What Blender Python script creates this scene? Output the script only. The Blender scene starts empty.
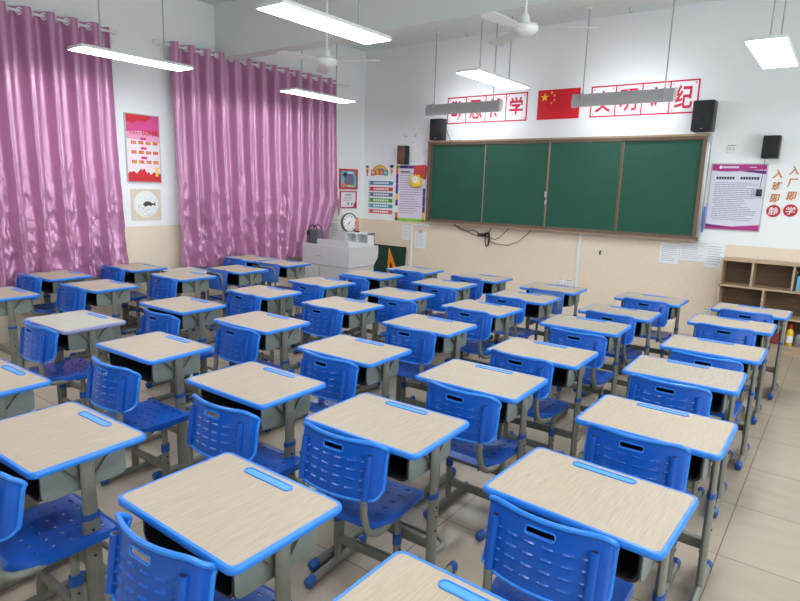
import bpy, bmesh, math, random
from mathutils import Vector, Matrix, noise
PI = math.pi
random.seed(7)
SC = bpy.context.scene
COL = SC.collection

# ------------------------------------------------------------------ camera, world, exposure
EYE = Vector((0.0, 0.0, 1.781))
YAW, PITCH, ROLL = 0.6420564, 0.1891706, 0.0299942
cy, sy = math.cos(YAW), math.sin(YAW)
fwd = Vector((-sy*math.cos(PITCH), cy*math.cos(PITCH), -math.sin(PITCH)))
rgt = Vector((cy, sy, 0.0)); upv = rgt.cross(fwd)
r2 = rgt*math.cos(ROLL) + upv*math.sin(ROLL); u2 = -rgt*math.sin(ROLL) + upv*math.cos(ROLL)
cam = bpy.data.cameras.new('camera'); cam.lens = 590.77/800*36.0; cam.sensor_width = 36.0; cam.clip_start = 0.02
co = bpy.data.objects.new('camera', cam); COL.objects.link(co)
m = Matrix((r2, u2, -fwd)).transposed().to_4x4(); m.translation = EYE; co.matrix_world = m
SC.camera = co
w = bpy.data.worlds.new('world'); SC.world = w; w.use_nodes = True
w.node_tree.nodes['Background'].inputs[0].default_value = (0.75, 0.85, 1, 1)
w.node_tree.nodes['Background'].inputs[1].default_value = 0.6
SC.view_settings.view_transform = 'Standard'; SC.view_settings.look = 'None'
SC.view_settings.gamma = 1.0; SC.view_settings.use_curve_mapping = False
SC.view_settings.exposure = 0.0
PANEL_L, TUBE_L = 29.0, 38.0        # radiance of pendant panels and of the board lamps' tubes
# added side fill lights behind the made-up windows of the unseen right-hand wall
for wy in (.6, 3.2, 5.8):
    la = bpy.data.lights.new('window_daylight', 'AREA'); la.shape = 'RECTANGLE'; la.size = 1.5; la.size_y = 1.9; la.energy = 70; la.color = (.925, .98, 1.0)
    lo = bpy.data.objects.new('window_daylight', la); COL.objects.link(lo); lo.location = (1.93, wy, 1.95); lo.rotation_euler = (0, PI/2, 0)

# ------------------------------------------------------------------ materials
def lin(c):
    return tuple(((v/255)/12.92 if v/255 <= .04045 else ((v/255+.055)/1.055)**2.4) for v in c) + (1.0,)
def mat(name, rgb, rough=.5, metal=0.0, spec=.5, bump=None, var=None, emit=None, coat=0.0, sheen=0.0):
    """bump=(scale,strength[,detail]); var=(scale,amount) brightens/darkens the base colour procedurally"""
    m = bpy.data.materials.new(name); m.use_nodes = True
    nt = m.node_tree; b = nt.nodes['Principled BSDF']
    b.inputs['Base Color'].default_value = lin(rgb); b.inputs['Roughness'].default_value = rough
    b.inputs['Metallic'].default_value = metal; b.inputs['Specular IOR Level'].default_value = spec
    if coat: b.inputs['Coat Weight'].default_value = coat; b.inputs['Coat Roughness'].default_value = .15
    if sheen: b.inputs['Sheen Weight'].default_value = sheen
    if bump or var:
        tc = nt.nodes.new('ShaderNodeTexCoord')
    if bump:
        n = nt.nodes.new('ShaderNodeTexNoise'); n.inputs['Scale'].default_value = bump[0]; n.inputs['Detail'].default_value = 4
        bp = nt.nodes.new('ShaderNodeBump'); bp.inputs['Strength'].default_value = bump[1]; bp.inputs['Distance'].default_value = .01
        nt.links.new(tc.outputs['Object'], n.inputs['Vector']); nt.links.new(n.outputs['Fac'], bp.inputs['Height'])
        nt.links.new(bp.outputs['Normal'], b.inputs['Normal'])
    if var:
        n = nt.nodes.new('ShaderNodeTexNoise'); n.inputs['Scale'].default_value = var[0]; n.inputs['Detail'].default_value = 6
        rmp = nt.nodes.new('ShaderNodeValToRGB'); c = lin(rgb)
        rmp.color_ramp.elements[0].position = .3; rmp.color_ramp.elements[1].position = .7
        rmp.color_ramp.elements[0].color = tuple(v*(1-var[1]) for v in c[:3]) + (1,)
        rmp.color_ramp.elements[1].color = tuple(min(1, v*(1+var[1])) for v in c[:3]) + (1,)
        nt.links.new(tc.outputs['Object'], n.inputs['Vector']); nt.links.new(n.outputs['Fac'], rmp.inputs['Fac'])
        nt.links.new(rmp.outputs['Color'], b.inputs['Base Color'])
    if emit:
        b.inputs['Emission Color'].default_value = emit[0] + (1,); b.inputs['Emission Strength'].default_value = emit[1]
    return m
def wood(name, c1, c2, stretch=(110, 5, 110), rough=.5, rand=True, spec=.5):
    m = bpy.data.materials.new(name); m.use_nodes = True; nt = m.node_tree; b = nt.nodes['Principled BSDF']
    tc = nt.nodes.new('ShaderNodeTexCoord'); mp = nt.nodes.new('ShaderNodeMapping'); mp.inputs['Scale'].default_value = stretch
    nt.links.new(tc.outputs['Object'], mp.inputs['Vector'])
    n = nt.nodes.new('ShaderNodeTexNoise'); n.noise_dimensions = '4D'; n.inputs['Scale'].default_value = 2.2; n.inputs['Detail'].default_value = 7
    n.inputs['Distortion'].default_value = .35
    nt.links.new(mp.outputs['Vector'], n.inputs['Vector'])
    if rand:
        oi = nt.nodes.new('ShaderNodeObjectInfo'); mu = nt.nodes.new('ShaderNodeMath'); mu.operation = 'MULTIPLY'; mu.inputs[1].default_value = 40
        nt.links.new(oi.outputs['Random'], mu.inputs[0]); nt.links.new(mu.outputs[0], n.inputs['W'])
    r = nt.nodes.new('ShaderNodeValToRGB'); r.color_ramp.elements[0].position = .3; r.color_ramp.elements[1].position = .68
    r.color_ramp.elements[0].color = lin(c1); r.color_ramp.elements[1].color = lin(c2)
    nt.links.new(n.outputs['Fac'], r.inputs['Fac']); nt.links.new(r.outputs['Color'], b.inputs['Base Color'])
    b.inputs['Roughness'].default_value = rough; b.inputs['Specular IOR Level'].default_value = spec
    return m

M = {}
M['wall'] = mat('white_wall_paint', (238, 241, 243), .75, bump=(35, .06))
M['ceiling'] = mat('ceiling_paint', (224, 231, 230), .85, bump=(20, .05))
M['dado'] = mat('beige_dado_tile', (230, 214, 194), .45, var=(60, .05), bump=(50, .03))
M['skirt'] = mat('cream_skirting_tile', (228, 216, 198), .3)
M['metal'] = mat('grey_painted_steel', (122, 124, 115), .42, .15, var=(30, .08))
M['metal_dark'] = mat('worn_steel', (104, 102, 96), .4, .4)
M['blue_rim'] = mat('bright_blue_edge_plastic', (38, 124, 218), .35, var=(14, .06))
M['blue_tray'] = mat('pencil_groove_blue_plastic', (80, 154, 232), .35)
M['blue'] = mat('blue_seat_plastic', (10, 82, 178), .3, var=(12, .06), bump=(180, .03))
M['blue_pale'] = mat('faded_blue_panel', (56, 100, 176), .4)
M['collar'] = mat('blue_collar_plastic', (24, 78, 152), .4)
M['bin'] = mat('black_drawer_plastic', (34, 36, 38), .5)
M['bin_side'] = mat('grey_green_drawer_side', (118, 128, 123), .45, var=(16, .06))
M['hole'] = mat('dark_bolt', (30, 28, 28), .6)
M['top'] = wood('pale_oak_laminate', (164, 149, 130), (181, 166, 147), rough=.5)
M['top_grey'] = wood('greyish_laminate', (170, 168, 154), (188, 186, 172), rough=.5)
M['rim_lav'] = mat('faded_lavender_edge', (128, 134, 178), .4)
M['top_worn'] = wood('worn_laminate', (150, 139, 123), (178, 167, 150), rough=.5)
M['white'] = mat('white_plastic', (228, 230, 230), .4)
M['white_metal'] = mat('white_enamel', (222, 226, 226), .35, .1)
M['rod_grey'] = mat('grey_rod_steel', (170, 176, 176), .4)
M['lamp_grey'] = mat('grey_lamp_shade', (184, 185, 189), .45)
M['diff'] = mat('lit_panel_diffuser', (255, 255, 255), .5, emit=((.925, .98, 1.0), PANEL_L))
M['tube'] = mat('lit_board_lamp_tube', (255, 255, 255), .5, emit=((.95, .98, 1.0), TUBE_L))
M['bronze'] = mat('bronze_board_frame', (118, 98, 84), .4, .3)
M['bronze_light'] = mat('light_bronze_frame', (166, 142, 116), .4, .3)
M['alu'] = mat('aluminium_frame', (188, 190, 190), .3, .7)
M['chalk_green'] = mat('green_chalkboard', (14, 80, 62), .5, var=(3, .06))
M['green_dark'] = mat('dark_green_board', (14, 60, 52), .55)
M['black'] = mat('black_plastic', (26, 28, 32), .45)
M['grille'] = mat('speaker_grille', (26, 28, 34), .7, bump=(400, .5))
M['brown'] = wood('brown_wood', (96, 66, 50), (124, 88, 68), (4, 4, 30), rand=False)
M['crimson'] = mat('crimson_print', (198, 20, 60), .6)
M['red'] = mat('flag_red_cloth', (214, 18, 36), .6)
M['yellow'] = mat('yellow_print', (250, 212, 50), .5)
M['paper'] = mat('white_paper', (232, 236, 240), .7, var=(8, .02))
M['card'] = mat('sign_white_card', (238, 240, 244), .5)
M['ink'] = mat('grey_ink', (112, 116, 128), .8)
M['ink_dark'] = mat('dark_ink', (54, 54, 66), .8)
M['magenta'] = mat('magenta_print', (176, 44, 130), .5)
M['violet'] = mat('violet_print', (92, 40, 120), .5)
M['purple'] = mat('purple_border', (84, 56, 140), .6)
M['lilac'] = mat('lilac_paper', (224, 214, 232), .7)
M['notice_white'] = mat('pale_notice_print', (216, 216, 232), .5)
M['ink_pale'] = mat('pale_grey_ink', (168, 172, 184), .8)
M['orange'] = mat('orange_wall_sticker', (206, 128, 52), .5)
M['orange_wood'] = mat('orange_wood', (240, 140, 24), .5)
M['stick_red'] = mat('red_round_sticker', (192, 34, 44), .5)
M['s_blue'] = mat('strip_blue', (72, 134, 184), .5); M['s_red'] = mat('strip_red', (208, 66, 78), .5)
M['s_slate'] = mat('strip_slate', (104, 120, 164), .5); M['s_green'] = mat('strip_green', (76, 166, 40), .5)
M['s_teal'] = mat('strip_teal', (66, 162, 178), .5); M['s_rose'] = mat('strip_rose', (218, 92, 104), .5)
M['lime'] = mat('lime_print', (142, 204, 58), .5); M['coral'] = mat('coral_print', (240, 120, 80), .5)
M['skin_p'] = mat('cartoon_skin', (236, 196, 166), .6); M['hair_p'] = mat('cartoon_hair', (84, 50, 40), .6)
M['beige_card'] = mat('beige_card', (222, 206, 184), .7)
M['disc'] = mat('painted_disc_white', (232, 236, 234), .7, var=(40, .05))
M['fish_ink'] = mat('fish_ink', (72, 60, 56), .8, var=(60, .5))
M['poster_pink'] = mat('poster_pale_pink', (238, 222, 232), .4)
M['poster_mid'] = mat('poster_mid_pink', (232, 158, 196), .4)
M['poster_hot'] = mat('poster_hot_pink', (214, 72, 142), .4)
M['poster_red'] = mat('poster_red', (206, 36, 48), .4)
M['cyan'] = mat('cyan_print', (96, 186, 214), .5)
M['sky_print'] = mat('grey_violet_print', (120, 110, 138), .6)
M['frame_red'] = mat('red_picture_frame', (196, 56, 70), .4)
M['podium'] = mat('pale_grey_steel', (206, 204, 208), .4, .1, var=(5, .02))
M['podium_side'] = mat('podium_side_steel', (212, 216, 220), .4, .1)
M['bag'] = mat('grey_bag_cloth', (84, 86, 94), .8, bump=(60, .5))
M['book_wood'] = wood('shelf_oak', (164, 142, 116), (192, 168, 140), (2.5, 2.5, 30), rand=False)
M['book_back'] = wood('dark_shelf_back', (84, 62, 44), (118, 92, 68), (1.6, 3, 34), rand=False)
M['clear'] = mat('grey_bottle_plastic', (120, 122, 122), .3)
M['yellow_bottle'] = mat('yellow_bottle_plastic', (230, 204, 40), .35)
M['cap_red'] = mat('red_bottle_cap', (204, 34, 30), .4)
M['maroon'] = mat('maroon_plastic', (126, 52, 60), .5)
M['bottle_pink'] = mat('pinkish_brown_ceramic', (198, 128, 112), .4)
M['stick_blue'] = mat('blue_stick', (50, 110, 200), .4)
M['bolt'] = mat('steel_bolt', (90, 88, 84), .4, .6)

# floor: pale beige tiles with thin brown joints
def floor_mat():
    m = bpy.data.materials.new('beige_floor_tiles'); m.use_nodes = True; nt = m.node_tree; b = nt.nodes['Principled BSDF']
    ge = nt.nodes.new('ShaderNodeNewGeometry'); sep = nt.nodes.new('ShaderNodeSeparateXYZ'); nt.links.new(ge.outputs['Position'], sep.inputs[0])
    def N(op, a, bb):
        n = nt.nodes.new('ShaderNodeMath'); n.operation = op
        for i, v in enumerate((a, bb)):
            if v is None: continue
            if isinstance(v, (int, float)): n.inputs[i].default_value = v
            else: nt.links.new(v, n.inputs[i])
        return n.outputs[0]
    ds, cells = [], []
    for ax, off in (('X', -.3132+.616*40), ('Y', 3.148-.6155*40)):
        t = N('DIVIDE', N('SUBTRACT', sep.outputs[ax], off - 0.0), .6158)
        f = N('FRACT', N('ADD', t, 100.0), None)
        ds.append(N('MINIMUM', f, N('SUBTRACT', 1.0, f))); cells.append(N('FLOOR', N('ADD', t, 100.0), None))
    d = N('MINIMUM', ds[0], ds[1])
    joint = N('LESS_THAN', d, .0042)
    cmb = nt.nodes.new('ShaderNodeCombineXYZ'); nt.links.new(cells[0], cmb.inputs[0]); nt.links.new(cells[1], cmb.inputs[1])
    wn = nt.nodes.new('ShaderNodeTexWhiteNoise'); wn.noise_dimensions = '2D'; nt.links.new(cmb.outputs[0], wn.inputs['Vector'])
    no = nt.nodes.new('ShaderNodeTexNoise'); no.inputs['Scale'].default_value = 5; no.inputs['Detail'].default_value = 8
    mp = nt.nodes.new('ShaderNodeMapping'); mp.inputs['Scale'].default_value = (.6, 2.4, 1); nt.links.new(ge.outputs['Position'], mp.inputs[0]); nt.links.new(mp.outputs[0], no.inputs['Vector'])
    s = N('ADD', N('MULTIPLY', wn.outputs['Value'], .25), N('MULTIPLY', no.outputs['Fac'], .75))
    rp = nt.nodes.new('ShaderNodeValToRGB'); rp.color_ramp.elements[0].position = .25; rp.color_ramp.elements[1].position = .75
    rp.color_ramp.elements[0].color = lin((160, 147, 130)); rp.color_ramp.elements[1].color = lin((176, 162, 145)); nt.links.new(s, rp.inputs[0])
    mx = nt.nodes.new('ShaderNodeMix'); mx.data_type = 'RGBA'; nt.links.new(joint, mx.inputs[0]); nt.links.new(rp.outputs[0], mx.inputs[6]); mx.inputs[7].default_value = lin((104, 88, 74))
    nt.links.new(mx.outputs[2], b.inputs['Base Color'])
    b.inputs['Roughness'].default_value = .3
    return m
M['floor'] = floor_mat()

def satin():
    m = bpy.data.materials.new('mauve_satin'); m.use_nodes = True; nt = m.node_tree; b = nt.nodes['Principled BSDF']
    b.inputs['Base Color'].default_value = lin((194, 140, 176)); b.inputs['Roughness'].default_value = .33
    b.inputs['Metallic'].default_value = .4; b.inputs['Specular IOR Level'].default_value = .8; b.inputs['Sheen Weight'].default_value = .3
    b.inputs['Sheen Tint'].default_value = lin((230, 200, 225))
    ge = nt.nodes.new('ShaderNodeNewGeometry'); mp = nt.nodes.new('ShaderNodeMapping'); mp.inputs['Scale'].default_value = (1, 1, .35)
    n = nt.nodes.new('ShaderNodeTexNoise'); n.inputs['Scale'].default_value = 14; n.inputs['Detail'].default_value = 3; n.inputs['Distortion'].default_value = .6
    n2 = nt.nodes.new('ShaderNodeTexNoise'); n2.noise_type = 'RIDGED_MULTIFRACTAL'; n2.inputs['Scale'].default_value = 11; n2.inputs['Detail'].default_value = 3; n2.inputs['Distortion'].default_value = .8
    mp2 = nt.nodes.new('ShaderNodeMapping'); mp2.inputs['Scale'].default_value = (1, 1, .42); mp2.inputs['Rotation'].default_value = (.25, 0, 0)
    nt.links.new(ge.outputs['Position'], mp.inputs[0]); nt.links.new(mp.outputs[0], n.inputs['Vector']); nt.links.new(ge.outputs['Position'], mp2.inputs[0]); nt.links.new(mp2.outputs[0], n2.inputs['Vector'])
    sp = nt.nodes.new('ShaderNodeSeparateXYZ'); nt.links.new(ge.outputs['Position'], sp.inputs[0])
    mr = nt.nodes.new('ShaderNodeMapRange'); mr.inputs['From Min'].default_value = 2.3; mr.inputs['From Max'].default_value = 1.0; mr.inputs['To Min'].default_value = 0; mr.inputs['To Max'].default_value = .5
    nt.links.new(sp.outputs['Z'], mr.inputs['Value'])
    b1 = nt.nodes.new('ShaderNodeBump'); b1.inputs['Strength'].default_value = .2; b1.inputs['Distance'].default_value = .02; nt.links.new(n.outputs[0], b1.inputs['Height'])
    b2 = nt.nodes.new('ShaderNodeBump'); b2.inputs['Distance'].default_value = .03; nt.links.new(n2.outputs[0], b2.inputs['Height']); nt.links.new(mr.outputs[0], b2.inputs['Strength'])
    nt.links.new(b1.outputs[0], b2.inputs['Normal']); nt.links.new(b2.outputs[0], b.inputs['Normal'])
    return m
M['satin'] = satin()

# ------------------------------------------------------------------ mesh builder
class MB:
    def __init__(s): s.v = []; s.f = []; s.m = []; s.mats = []
    def mi(s, k):
        if k not in s.mats: s.mats.append(k)
        return s.mats.index(k)
    def add(s, vs, fs, k):
        o = len(s.v); i = s.mi(k); s.v += [Vector(v) for v in vs]
        for f in fs: s.f.append(tuple(o+a for a in f)); s.m.append(i)
        return s
    def box(s, x0, x1, y0, y1, z0, z1, k, M4=None):
        vs = [Vector((x, y, z)) for x in (x0, x1) for y in (y0, y1) for z in (z0, z1)]
        if M4 is not None: vs = [M4 @ v for v in vs]
        return s.add(vs, [(0, 1, 3, 2), (4, 6, 7, 5), (0, 4, 5, 1), (2, 3, 7, 6), (0, 2, 6, 4), (1, 5, 7, 3)], k)
    def rbox(s, x0, x1, y0, y1, z0, z1, k, r=.006, seg=2):
        bm = bmesh.new(); bmesh.ops.create_cube(bm, size=1)
        for v in bm.verts: v.co = Vector(((x0+x1)/2+v.co.x*(x1-x0), (y0+y1)/2+v.co.y*(y1-y0), (z0+z1)/2+v.co.z*(z1-z0)))
        bmesh.ops.bevel(bm, geom=bm.edges[:], offset=r, segments=seg, affect='EDGES', profile=.5)
        bm.verts.index_update(); s.add([v.co.copy() for v in bm.verts], [[v.index for v in f.verts] for f in bm.faces], k); bm.free(); return s
    def prism(s, pts, a, b, k, fn=None, k2=None):
        """pts 2-D outline (counter-clockwise), extruded a..b; fn(u,v,d)->point"""
        fn = fn or (lambda u, v, d: (u, v, d)); n = len(pts)
        vs = [fn(u, v, a) for u, v in pts] + [fn(u, v, b) for u, v in pts]
        s.add(vs, [tuple(range(n-1, -1, -1)), tuple(range(n, 2*n))] + [(i, (i+1) % n, n+(i+1) % n, n+i) for i in range(n)], k); return s
    def ring(s, outer, inner, a, b, k, fn=None):
        fn = fn or (lambda u, v, d: (u, v, d)); n = len(outer)
        vs = [fn(u, v, d) for d in (a, b) for L in (outer, inner) for u, v in L]
        fs = []
        for i in range(n):
            j = (i+1) % n
            fs += [(i, j, 2*n+j, 2*n+i), (n+j, n+i, 3*n+i, 3*n+j), (2*n+i, 2*n+j, 3*n+j, 3*n+i), (j, i, n+i, n+j)]
        return s.add(vs, fs, k)
    def tube(s, path, r, k, n=10, cap=True, flat=1.0, ref=(0, 0, 1)):
        """round (or flattened) tube along a path; r number or list"""
        P = [Vector(p) for p in path]; N = len(P); vs = []; prev = None
        for i, p in enumerate(P):
            t = ((P[min(i+1, N-1)]-P[max(i-1, 0)])).normalized()
            if prev is None:
                a = Vector(ref); a = a - t*a.dot(t)
                if a.length < 1e-3: a = Vector((1, 0, 0)); a = a - t*a.dot(t)
            else: a = prev - t*prev.dot(t)
            a.normalize(); prev = a; b = t.cross(a); rr = r[i] if isinstance(r, (list, tuple)) else r
            for j in range(n):
                q = 2*PI*j/n; vs.append(p + a*(math.cos(q)*rr) + b*(math.sin(q)*rr*flat))
        fs = [(i*n+j, i*n+(j+1) % n, (i+1)*n+(j+1) % n, (i+1)*n+j) for i in range(N-1) for j in range(n)]
        if cap: fs += [tuple(range(n-1, -1, -1)), tuple((N-1)*n+j for j in range(n))]
        return s.add(vs, fs, k)
    def lathe(s, prof, k, c=(0, 0, 0), n=20, axis='z', cap=True):
        vs = []
        for r, h in prof:
            for j in range(n):
                q = 2*PI*j/n; a, b = r*math.cos(q), r*math.sin(q)
                v = (a, b, h) if axis == 'z' else ((h, a, b) if axis == 'x' else (b, h, a))
                vs.append(Vector(v)+Vector(c))
        N = len(prof); fs = [(i*n+j, i*n+(j+1) % n, (i+1)*n+(j+1) % n, (i+1)*n+j) for i in range(N-1) for j in range(n)]
        if cap: fs += [tuple(range(n-1, -1, -1)), tuple((N-1)*n+j for j in range(n))]
        return s.add(vs, fs, k)
    def grid(s, U, V, fn, k, holes=None):
        nu, nv = len(U), len(V); vs = [fn(u, v) for v in V for u in U]
        fs = [(j*nu+i, j*nu+i+1, (j+1)*nu+i+1, (j+1)*nu+i) for j in range(nv-1) for i in range(nu-1)
              if not (holes and holes((U[i]+U[i+1])/2, (V[j]+V[j+1])/2))]
        return s.add(vs, fs, k)
    def data(s, name, off=Vector((0, 0, 0)), angle=40, solid=0.0):
        me = bpy.data.meshes.new(name)
        me.from_pydata([v-off for v in s.v], [], s.f)
        for k in s.mats: me.materials.append(M[k])
        for p, i in zip(me.polygons, s.m): p.material_index = i
        bm = bmesh.new(); bm.from_mesh(me); bmesh.ops.remove_doubles(bm, verts=bm.verts, dist=1e-5)
        if solid:
            bmesh.ops.recalc_face_normals(bm, faces=bm.faces)
            bmesh.ops.solidify(bm, geom=bm.faces[:], thickness=solid)
        bmesh.ops.recalc_face_normals(bm, faces=bm.faces) if not getattr(s, 'keepn', False) else None
        bm.to_mesh(me); bm.free()
        me.polygons.foreach_set('use_smooth', [True]*len(me.polygons))
        me.set_sharp_from_angle(angle=math.radians(angle))
        return me

def tag(o, label=None, cat=None, group=None, kind=None):
    if label: o['label'] = label
    if cat: o['category'] = cat
    if group: o['group'] = group
    if kind: o['kind'] = kind
    return o
def empty(name, loc, label, cat, group=None, rz=0):
    o = bpy.data.objects.new(name, None); o.empty_display_size = .1; COL.objects.link(o); o.location = loc; o.rotation_euler = (0, 0, rz)
    return tag(o, label, cat, group)
def off_of(parent):
    v = Vector((0, 0, 0))
    while parent is not None: v += parent.location; parent = parent.parent
    return v
def obj(name, mb, parent=None, loc=None, angle=40, solid=0.0):
    """one mesh object. Children: coordinates given in the root's frame of build (world), taken relative to the parent"""
    o = None
    if parent is not None: off = off_of(parent)
    else: off = Vector(loc) if loc is not None else Vector((0, 0, 0))
    me = mb.data(name, off, angle, solid)
    o = bpy.data.objects.new(name, me); COL.objects.link(o)
    if parent is not None: o.parent = parent
    elif loc is not None: o.location = loc
    return o
def struct(name, mb, parent=None):
    o = obj(name, mb, parent)
    if parent is None: o['kind'] = 'structure'
    return o
def copy_tree(o, parent=None):
    c = o.copy(); COL.objects.link(c); c.parent = parent
    for ch in list(o.children): copy_tree(ch, c)
    return c

def rrect(hx, hy, r, n=5, cx=0, cy=0):
    pts = []
    for (sx, sy, a0) in ((1, 1, 0), (-1, 1, 90), (-1, -1, 180), (1, -1, 270)):
        for i in range(n+1):
            a = math.radians(a0 + 90*i/n); pts.append((cx+sx*(hx-r)+r*math.cos(a), cy+sy*(hy-r)+r*math.sin(a)))
    return pts
def circ(cx, cy, r, n=24, ry=None): return [(cx+r*math.cos(2*PI*i/n), cy+(ry or r)*math.sin(2*PI*i/n)) for i in range(n)]
def rect(x0, x1, y0, y1): return [(x0, y0), (x1, y0), (x1, y1), (x0, y1)]

LX, FY, RX, BY, CZ = -7.12, 8.31, 1.75, -1.6, 4.08
def front(off=0.0): return lambda u, v, d: (u, FY-off-d, v)
def leftw(off=0.0): return lambda u, v, d: (LX+off+d, u, v)

DG = None
def glyphs(mb, s, u0, u1, v0, v1, d0, d1, k, fn, bold=.02, shear=0.0):
    """text fitted to the rectangle u0..u1 x v0..v1 of the plane fn, thickness d0..d1"""
    cu = bpy.data.curves.new('glyph', 'FONT'); cu.body = s; cu.extrude = .5; cu.offset = bold; cu.resolution_u = 3; cu.shear = shear
    o = bpy.data.objects.new('glyph', cu); COL.objects.link(o); bpy.context.view_layer.update()
    me = bpy.data.meshes.new_from_object(o.evaluated_get(bpy.context.evaluated_depsgraph_get()))
    vs = [v.co.copy() for v in me.vertices]; fs = [tuple(p.vertices) for p in me.polygons]
    bpy.data.objects.remove(o); bpy.data.curves.remove(cu)
    if vs:
        xa, xb = min(v.x for v in vs), max(v.x for v in vs); ya, yb = min(v.y for v in vs), max(v.y for v in vs)
        out = [fn(u0+(v.x-xa)/max(xb-xa, 1e-6)*(u1-u0), v0+(v.y-ya)/max(yb-ya, 1e-6)*(v1-v0), d1 if v.z > 0 else d0) for v in vs]
        mb.add(out, fs, k)
    bpy.data.meshes.remove(me)
    return mb
def lines(mb, u0, u1, v0, v1, n, k, fn, d=.002, t=.3, seed=1, words=False):
    """rows of blurred print: thin raised dashes"""
    R = random.Random(seed); h = (v1-v0)/n
    for i in range(n):
        v = v1-(i+.5)*h; u = u0 + (R.random()*.05*(u1-u0) if i % 4 == 0 else 0); end = u1-(R.random()**2)*.35*(u1-u0)
        while u < end:
            l = (u1-u0)*R.uniform(.05, .16); mb.prism(rect(u, min(u+l, end), v-h*t/2, v+h*t/2), d-.0008, d, k, fn); u += l+(u1-u0)*.012

# ------------------------------------------------------------------ room shell
b = MB(); b.box(LX-.2, RX+.2, BY-.2, FY+.2, -.15, 0, 'floor'); struct('floor', b)
b = MB(); b.box(LX-.2, RX+.2, BY-.2, FY+.2, CZ, CZ+.15, 'ceiling'); struct('ceiling', b)
DZ = 1.203
b = MB(); b.box(LX-.2, RX+.2, FY, FY+.2, DZ, CZ, 'wall'); b.box(LX-.2, RX+.2, FY-.001, FY+.2, 0, DZ, 'dado'); struct('wall_front', b)
b = MB(); b.box(LX-.2, LX, BY-.2, FY, DZ, CZ, 'wall'); b.box(LX-.2, LX+.001, BY-.2, FY, 0, DZ, 'dado'); struct('wall_left', b)
ADDED_WIN = [(wy-.95, wy+.95) for wy in (.6, 3.2, 5.8)]  # openings added in the unseen wall to admit the side fill
b = MB(); b.box(RX, RX+.2, BY-.2, FY, 2.7, CZ, 'wall'); b.box(RX-.001, RX+.2, BY-.2, FY, 0, DZ, 'dado')
ye = BY-.2
for a_, c_ in ADDED_WIN + [(FY, FY)]: b.box(RX, RX+.2, ye, a_, DZ, 2.7, 'wall'); ye = c_
struct('wall_right', b)
for i_, (a_, c_) in enumerate(ADDED_WIN):  # frames of the added openings, put in for the fill light
    b = MB(); fn = lambda u, v, d: (d, u, v)
    b.ring(rect(a_, c_, DZ, 2.7), rect(a_+.05, c_-.05, DZ+.05, 2.65), RX+.05, RX+.1, 'alu', fn); b.box(RX+.055, RX+.095, (a_+c_)/2-.025, (a_+c_)/2+.025, DZ+.05, 2.65, 'alu')
    struct('window_%d' % (i_+1), b)
b = MB(); b.box(LX, RX, BY-.2, BY, DZ, CZ, 'wall'); b.box(LX, RX, BY-.2, BY+.001, 0, DZ, 'dado'); struct('wall_back', b)
b = MB(); b.box(LX, RX, FY-.012, FY, 0, .15, 'skirt'); struct('baseboard_front', b)
b = MB(); b.box(LX, LX+.012, BY, FY-.012, 0, .15, 'skirt'); struct('baseboard_left', b)
b = MB(); b.box(LX, RX, 5.2, 5.42, 3.41, CZ, 'ceiling'); struct('trim_1', b)          # ceiling beam

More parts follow.
